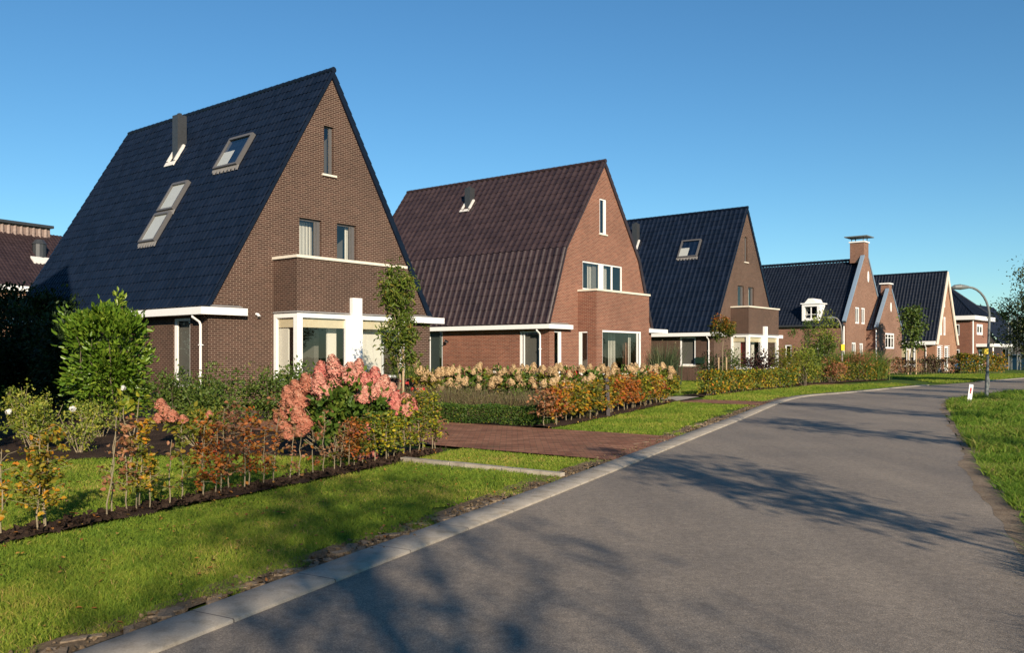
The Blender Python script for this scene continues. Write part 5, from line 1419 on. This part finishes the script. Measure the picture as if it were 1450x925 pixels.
# plants at house three
grass_clump('pampas_clump', (8.15, 47.5, 0), 2.4, 1.2, 600, L['reed_blue'], 'tall blue-green reed clump before the side window of the second brown house', 'ornamental grass', None, .03, (L['dry'], 50, .07), .35)
def std_tree():
    root = empty('standard_tree', (11.9, 50.0, 0)); tag(root, 'small lollipop tree with round orange and green crown on two stakes', 'tree')
    mb = MB(); branch_mb(mb, (0, 0, -.05), (.05, 0, 2.9), .03, .02, .01, 6, 6); mb.build('trunk', M['pale_bark'], root)
    p, d, r = crown_points(2400, (.68, .68, .6), 60, .1, .45); r = np.clip(p[:, 2] * .5 + .35 + rng.normal(size=len(p)) * .2, 0, 1); p[:, 2] += 3.15
    mk_leaves('crown', p, .11 * rng.uniform(.7, 1.2, len(p)), d, L['ball'], root, r=r)
std_tree()
for i, dx in enumerate((-.22, .22)):
    m = MB(); m.tube([(0, 0, -.1), (0, 0, 1.5)], .04, 7); o = m.build('tree_stake', M['wood']); o.location = (11.9 + dx, 49.9, 0); tag(o, ['left', 'right'][i] + ' pale stake of the lollipop tree', 'stake', 'stakes of the lollipop tree')
# hedges three and four: clipped-by-nothing beech hedges as single hedges
def hedge_line(name, C, h, w, n, mats, size, label):
    root = empty(name, (0, 0, 0)); tag(root, label, 'hedge', 'low hedges along the verge')
    s = np.concatenate([[0], np.cumsum(np.linalg.norm(np.diff(C, axis=0), axis=1))])
    m = MB()
    for k, mt in enumerate(mats):
        nn = n // len(mats)
        u = rng.random(nn) * s[-1]
        # each colour keeps to stretches of the hedge
        c = vnoise(np.c_[u, np.full(nn, k * 9.)], .8, 40 + k); u = u[c > .35]; nn = len(u)
        lat = rng.uniform(-w, w, nn); z = rng.uniform(.12, 1, nn) * h * (1 + .12 * np.sin(u * 2.1) + .08 * np.sin(u * 5.3))
        top = rng.random(nn) < .35; z[top] = h * (1 + .12 * np.sin(u[top] * 2.1) + .08 * np.sin(u[top] * 5.3)) + rng.normal(size=top.sum()) * .06
        a = np.stack([np.interp(u, s, C[:, 0]), np.interp(u, s, C[:, 1])], 1)
        O = offset(C, 1.0) - C; nrm = np.stack([np.interp(u, s, O[:, 0]), np.interp(u, s, O[:, 1])], 1)
        p = np.c_[a + nrm * lat[:, None], z]
        mk_leaves('foliage', p, size * rng.uniform(.7, 1.3, nn), rng.normal(size=(nn, 3)) + np.array((.1, -.3, .4)), L[mt], root, wid=.62)
    for u in np.arange(.1, s[-1], .3):
        x, y = np.interp(u, s, C[:, 0]), np.interp(u, s, C[:, 1]); m.tube([(x, y, -.05), (x + rng.normal() * .05, y + rng.normal() * .05, h * .8)], [.014, .006], 5)
    m.build('stems', M['pale_bark'], root)
    return root
hedge_line('beech_hedge', catmull(np.array([(7.55, 34.4), (9.6, 38.0), (14.3, 45.0)]), 20), .78, .4, 10000, ('shrub', 'beech_olive', 'beech_green', 'shrub', 'beech_gold'), .10, 'olive and gold beech hedge before the second brown house')
hedge_line('beech_hedge', offset(catmull(HEDGE4, 20), .4), 1.0, .45, 9000, ('shrub', 'beech_olive', 'shrub', 'beech_gold'), .12, 'green and yellow hedge below the tall reeds at the bend')
# shrubs behind hedge three
for nm, x, y, rx, rz, zc, nl, sz, mt, lab, bk in (
        ('purple_shrub', 13.0, 46.4, .75, .62, 1.15, 900, .14, 'purple', 'dark purple leaved shrub under the white bay of the second brown house', 'bark'),
        ('feathery_shrub', 14.2, 46.2, .8, .75, 1.2, 1500, .11, 'beech_olive', 'feathery pale green shrub right of the purple shrub', 'bark'),
        ('feathery_shrub', 15.6, 47.0, .8, .78, 1.2, 1500, .11, 'rose', 'pale yellow-green shrub at the right end of the beech hedge', 'bark'),
        ('round_bush', 12.0, 52.6, .9, .8, .9, 1200, .11, 'dark', 'dark round bush at the brick corner left of the red curtain', 'bark'),
        ('round_bush', 12.9, 51.2, .8, .8, 1.1, 1000, .11, 'shrub', 'grey-green bush below the left white frame of the far bay', 'bark'),
        ('tall_shrub', 17.6, 52.0, 1.5, 1.7, 1.9, 3000, .13, 'shrub', 'tall loose green shrub before the long brick wall with the dormer', 'bark'),
        ('tall_shrub', 18.45, 52.4, .75, 2.0, 2.2, 1900, .13, 'rose', 'highest yellow-green shrub below the white dormer', 'bark'),
        ('russet_shrub', 18.6, 51.4, .8, .5, .8, 1000, .12, 'beech_brown', 'low russet shrub between the two verge hedges', 'bark'),
        ('twiggy_shrub', 22.0, 56.0, 1.0, .8, 1.15, 900, .1, 'beech_brown', 'brown twiggy shrub at the foot of the garden lamp', 'bark')):
    stemmed_shrub(nm, (x, y, 0), (rx, rx * .8, rz), zc, nl, sz, L[mt], lab, 'shrub', None, 50, .16, 10, bk, wid=.5, stem_r=.02)
grass_clump('tall_reed_clump', (21.9, 57.6, 0), 2.05, 1.9, 1700, L['reed'], 'wide clump of tall green reeds at the bend, left half', 'ornamental grass', 'green reeds at the bend', .035, None, .7)
grass_clump('tall_reed_clump', (23.4, 58.9, 0), 2.0, 1.9, 1500, L['reed'], 'wide clump of tall green reeds at the bend, right half', 'ornamental grass', 'green reeds at the bend', .035, None, .7)
# small tree and stakes before house five
tree('young_street_tree', (34.9, 77.3, 0), 6.3, 2.0, 1.05, 1500, .24, L['shrub'], 'young green street tree on stakes before the pale orange house', 'tree', None, 14, 4, .07, .28, 'bark', .9, .6, 33)
for i, dx in enumerate((-.35, .35)):
    m = MB(); m.tube([(0, 0, -.1), (0, 0, 2.1)], .06, 7); o = m.build('tree_stake', M['wood']); o.location = (34.9 + dx, 77.0, 0); tag(o, ['left', 'right'][i] + ' pale stake of the young street tree', 'stake', 'stakes of the young street tree')
hedge_line('low_brown_hedge', np.array([(29.6, 75.5), (33.5, 76.6), (39.6, 79.0)]), 1.15, .4, 4200, ('beech_brown', 'purple', 'dry'), .16, 'low brown leafless looking hedge before the pale orange house')
hedge_line('orange_hedge', np.array([(40.2, 79.2), (43, 80.5), (45.8, 82.0)]), 1.5, .5, 3600, ('beech_olive', 'shrub', 'beech_gold'), .17, 'olive and gold hedge before the red house with the flat porch')
for i, (x, y) in enumerate(((39.2, 82.2), (42.8, 84.6))):
    stemmed_shrub('clipped_ball_bush', (x, y, 0), (.75, .75, .75), .95, 1500, .13, L['dark'], ['left dark clipped ball bush', 'right dark clipped ball bush'][i] + ' before the white entrance', 'bush', 'ball bushes by the white entrance', 60, .1, 6)

# trees: right edge, and the row on the right verge whose shadows lie on the road
tree('verge_tree', (31.0, 50.5, 0), 6.9, .9, 2.7, 24000, .16, L['willow'], 'loose grey-green tree cut by the right edge of the picture', 'tree', 'trees along the right verge', 28, 7, .11, .42, 'bark', .75, .4, 41)
tspec = [((6.0, .1), 5.2, 2.75, 51), ((10.1, 8.5), 5.3, 2.0, 52), ((13.1, 16.0), 5.2, 2.0, 53), ((19.4, 24.2), 5.2, 1.9, 54), ((22.6, 28.2), 5.2, 1.9, 55), ((25.6, 33.2), 5.4, 1.9, 56)]
for i, ((x, y), h, cz, sd) in enumerate(tspec):
    tree('verge_tree', (x, y, 0), h, cz, 1.25, 1500, .13, L['maple'], 'small street tree on the right verge outside the picture, %s along the row' % ordinal(i + 1), 'tree', 'trees along the right verge', 16, 5, .06, .17, 'bark', 1.1, .5, sd)
tree('big_verge_tree', (4.1, -10.8, 0), 8.6, 3.6, 2.5, 2500, .14, L['maple'], 'larger tree behind the viewer whose soft shadow falls on the near road', 'tree', 'trees along the right verge', 20, 6, .2, .26, 'bark', .8, .5, 61)

# ------------------------------------------------------------------ street furniture
def lamp(name, loc, h, reach, label, yellow=None, ysize=(.11, .17), lean=0.0, rz=0.0, r=.055, mat='grey_metal'):
    root = empty(name, loc, rz); root.rotation_euler = (0, lean, rz); tag(root, label, 'street lamp', 'street lamps')
    mb = MB()
    mb.tube([(0, 0, -.1), (0, 0, .9), (0, 0, .93), (0, 0, h * .72)], [r * 1.25, r * 1.2, r * .9, r * .8], 12)
    arc = [(-(reach * .62) * (1 - math.cos(t)), 0, h * .72 + (h * .28) * math.sin(t)) for t in np.linspace(0, math.pi / 2, 9)]
    arc.append((-reach * .75, 0, h - .01))
    mb.tube(arc, r * .75, 10)
    mb.box((r * .9, -.05, .45), (r * 1.3, .05, .75))
    mb.build('pole', M[mat], root)
    hd_ = MB(); a0 = -reach * .62; 
    hd_.tube([(a0, 0, h), (a0 - .12, 0, h), (a0 - .3, 0, h - .005), (a0 - .52, 0, h - .02), (a0 - .62, 0, h - .03)], [.05, .075, .105, .085, .03], 12)
    o = hd_.build('lamp_head', M['grey_metal'], root); o.scale = (1, 1.15, 1)
    if yellow:
        m = MB(); m.box((-ysize[0] - yellow[1], -.09, yellow[0] - ysize[1]), (ysize[0] - yellow[1], .09, yellow[0] + ysize[1])); m.build('number_plate', M['yellow'], root)
    return root
lamp('street_lamp', (17.35, 32.29, 0), 4.06, 1.3, 'grey curved street lamp with yellow plate on the grass by the white reflector post', (1.74, .11), (.07, .1), R(2.2), 0, .054)
lamp('street_lamp', (20.9, 55.9, 0), 4.0, .9, 'slim pale lamp with yellow plate before the long brick wall', (2.12, 0), (.12, .19), 0, R(18), .055, 'lead')
lamp('street_lamp', (58.5, 100.5, 0), 4.6, .9, 'distant lamp post with yellow plate at the right edge beyond the last hedge', (2.3, 0), (.14, .22), 0, 0, .1)
# reflector post
rp = MB(); w, dpt, hh = .065, .035, .60
rp.hexa([(-w, -dpt, -.1), (w, -dpt, -.1), (w, dpt, -.1), (-w, dpt, -.1)], [(-w * .95, -dpt * .8, hh - .02), (w * .95, -dpt * .8, hh - .02), (w * .95, dpt * .6, hh + .015), (-w * .95, dpt * .6, hh + .015)])
ro = rp.build('reflector_post', M['white']); ro.location = (15.38, 29.7, 0); ro.rotation_euler = (R(-4), R(7), R(-20))
tag(ro, 'short white reflector post with red reflector leaning in the grass', 'bollard')
m = MB(); m.box((-.022, -dpt - .006, .30), (.022, -dpt * .75, .50)); o = m.build('reflector', M['red_reflector'], ro)
m = MB(); m.box((-.012, -dpt - .009, .33), (.012, -dpt - .0062, .37)); o = m.build('reflector_bolt', M['grey_metal'], ro)
# blue skip far right
sk = MB(); sk.hexa([(-2.6, -1, 0), (2.6, -1, 0), (2.6, 1, 0), (-2.6, 1, 0)], [(-3.2, -1.1, 1.7), (3.2, -1.1, 1.7), (3.2, 1.1, 1.7), (-3.2, 1.1, 1.7)])
for x in np.arange(-2.4, 2.5, .8): sk.box((x - .06, -1.19, .2), (x + .06, -1.0, 1.6))
sk.box((-3.3, -1.2, 1.7), (3.3, 1.2, 1.82))
so = sk.build('blue_skip', M['blue_paint']); so.location = (61.5, 104, 0); so.rotation_euler = (0, 0, R(30)); tag(so, 'blue metal skip at the right edge beyond the last hedge', 'skip')
# dark parked car by the white entrance (only its bonnet shows over the hedge)
def car():
    root = empty('parked_car', (44.0, 85.6, 0), R(60)); tag(root, 'dark blue parked car showing over the brown hedge beside the ball bush', 'car')
    sec = [(-2.0, .35, .75), (-1.9, .3, .85), (-.9, .28, .95), (-.45, .28, 1.38), (.7, .28, 1.42), (1.5, .3, 1.0), (2.0, .35, .85)]
    mb = MB()
    for (xa, ba, ta), (xb, bb, tb) in zip(sec[:-1], sec[1:]):
        wa, wb = (.82 if ta < 1.1 else .66), (.82 if tb < 1.1 else .66)
        mb.hexa([(xa, -.85, ba), (xb, -.85, bb), (xb, .85, bb), (xa, .85, ba)], [(xa, -wa, ta), (xb, -wb, tb), (xb, wb, tb), (xa, wa, ta)])
    b = mb.build('body', M['blue_paint'], root)
    for x in (-1.25, 1.25):
        for y in (-.86, .70):
            w = MB(); w.tube([(x, y, .32), (x, y + .16, .32)], .32, 16); w.build('wheel', M['skin_black'], root)
    g = MB(); g.poly([(-.85, -.7, 1.0), (-.48, -.63, 1.34), (-.48, .63, 1.34), (-.85, .7, 1.0)]); g.build('windscreen', M['glass'], root)
car()

# distant wood
n = 9000; t = rng.random(n); base = np.array((75., 190.)) + t[:, None] * np.array((330., 60.)) + rng.normal(size=(n, 2)) * 6
zz = rng.random(n) ** .8 * (8 + 4 * vnoise(np.c_[t * 40, t * 0], 1.0, 77))
o = mk_leaves('distant_wood', np.c_[base, zz], rng.uniform(1.0, 2.2, n), rng.normal(size=(n, 3)), L['dark'], None, wid=.7); tag(o, kind='stuff')

# ------------------------------------------------------------------ light, sky, camera
EL, AZ = R(20.0), math.atan2(.285, -.958)      # sun stands behind the viewer, slightly right
sun = bpy.data.lights.new('sun', 'SUN'); sun.energy = 4.8; sun.angle = R(.55); sun.color = (1.0, .85, .66)
so = bpy.data.objects.new('sun', sun); COL.objects.link(so)
so.rotation_euler = (R(90) - EL, 0, math.pi - AZ)
w = bpy.data.worlds.new('World'); scene.world = w; w.use_nodes = True
nt = w.node_tree
for n_ in list(nt.nodes): nt.nodes.remove(n_)
out = nt.nodes.new('ShaderNodeOutputWorld'); bg = nt.nodes.new('ShaderNodeBackground'); sky = nt.nodes.new('ShaderNodeTexSky')
sky.sky_type = 'NISHITA'; sky.sun_disc = False; sky.sun_elevation = EL; sky.sun_rotation = AZ
sky.air_density = 1.0; sky.dust_density = .0; sky.ozone_density = 4.0
hsv = nt.nodes.new('ShaderNodeHueSaturation'); hsv.inputs['Saturation'].default_value = 1.1
nt.links.new(sky.outputs[0], hsv.inputs['Color'])
tint = mixc(nt, 1.0, hsv.outputs[0], (.74, .93, .93), 'MULTIPLY'); nt.links.new(tint, bg.inputs[0])
bg.inputs[1].default_value = .083
nt.links.new(bg.outputs[0], out.inputs[0])
cam = bpy.data.cameras.new('camera'); co = bpy.data.objects.new('camera', cam); COL.objects.link(co)
co.location = (0, 0, 1.55); co.rotation_euler = (R(90), 0, 0)
cam.sensor_width = 36; cam.lens = 36 * 1250 / 1450; cam.shift_y = 42.5 / 1450
cam.clip_start = .05; cam.clip_end = 4000
scene.camera = co
vs = scene.view_settings
vs.view_transform = 'Standard'; vs.look = 'None'; vs.gamma = 1; vs.use_curve_mapping = False; vs.exposure = .7
scene.cycles.max_bounces = 8; scene.cycles.transparent_max_bounces = 12; scene.cycles.caustics_reflective = False; scene.cycles.caustics_refractive = False
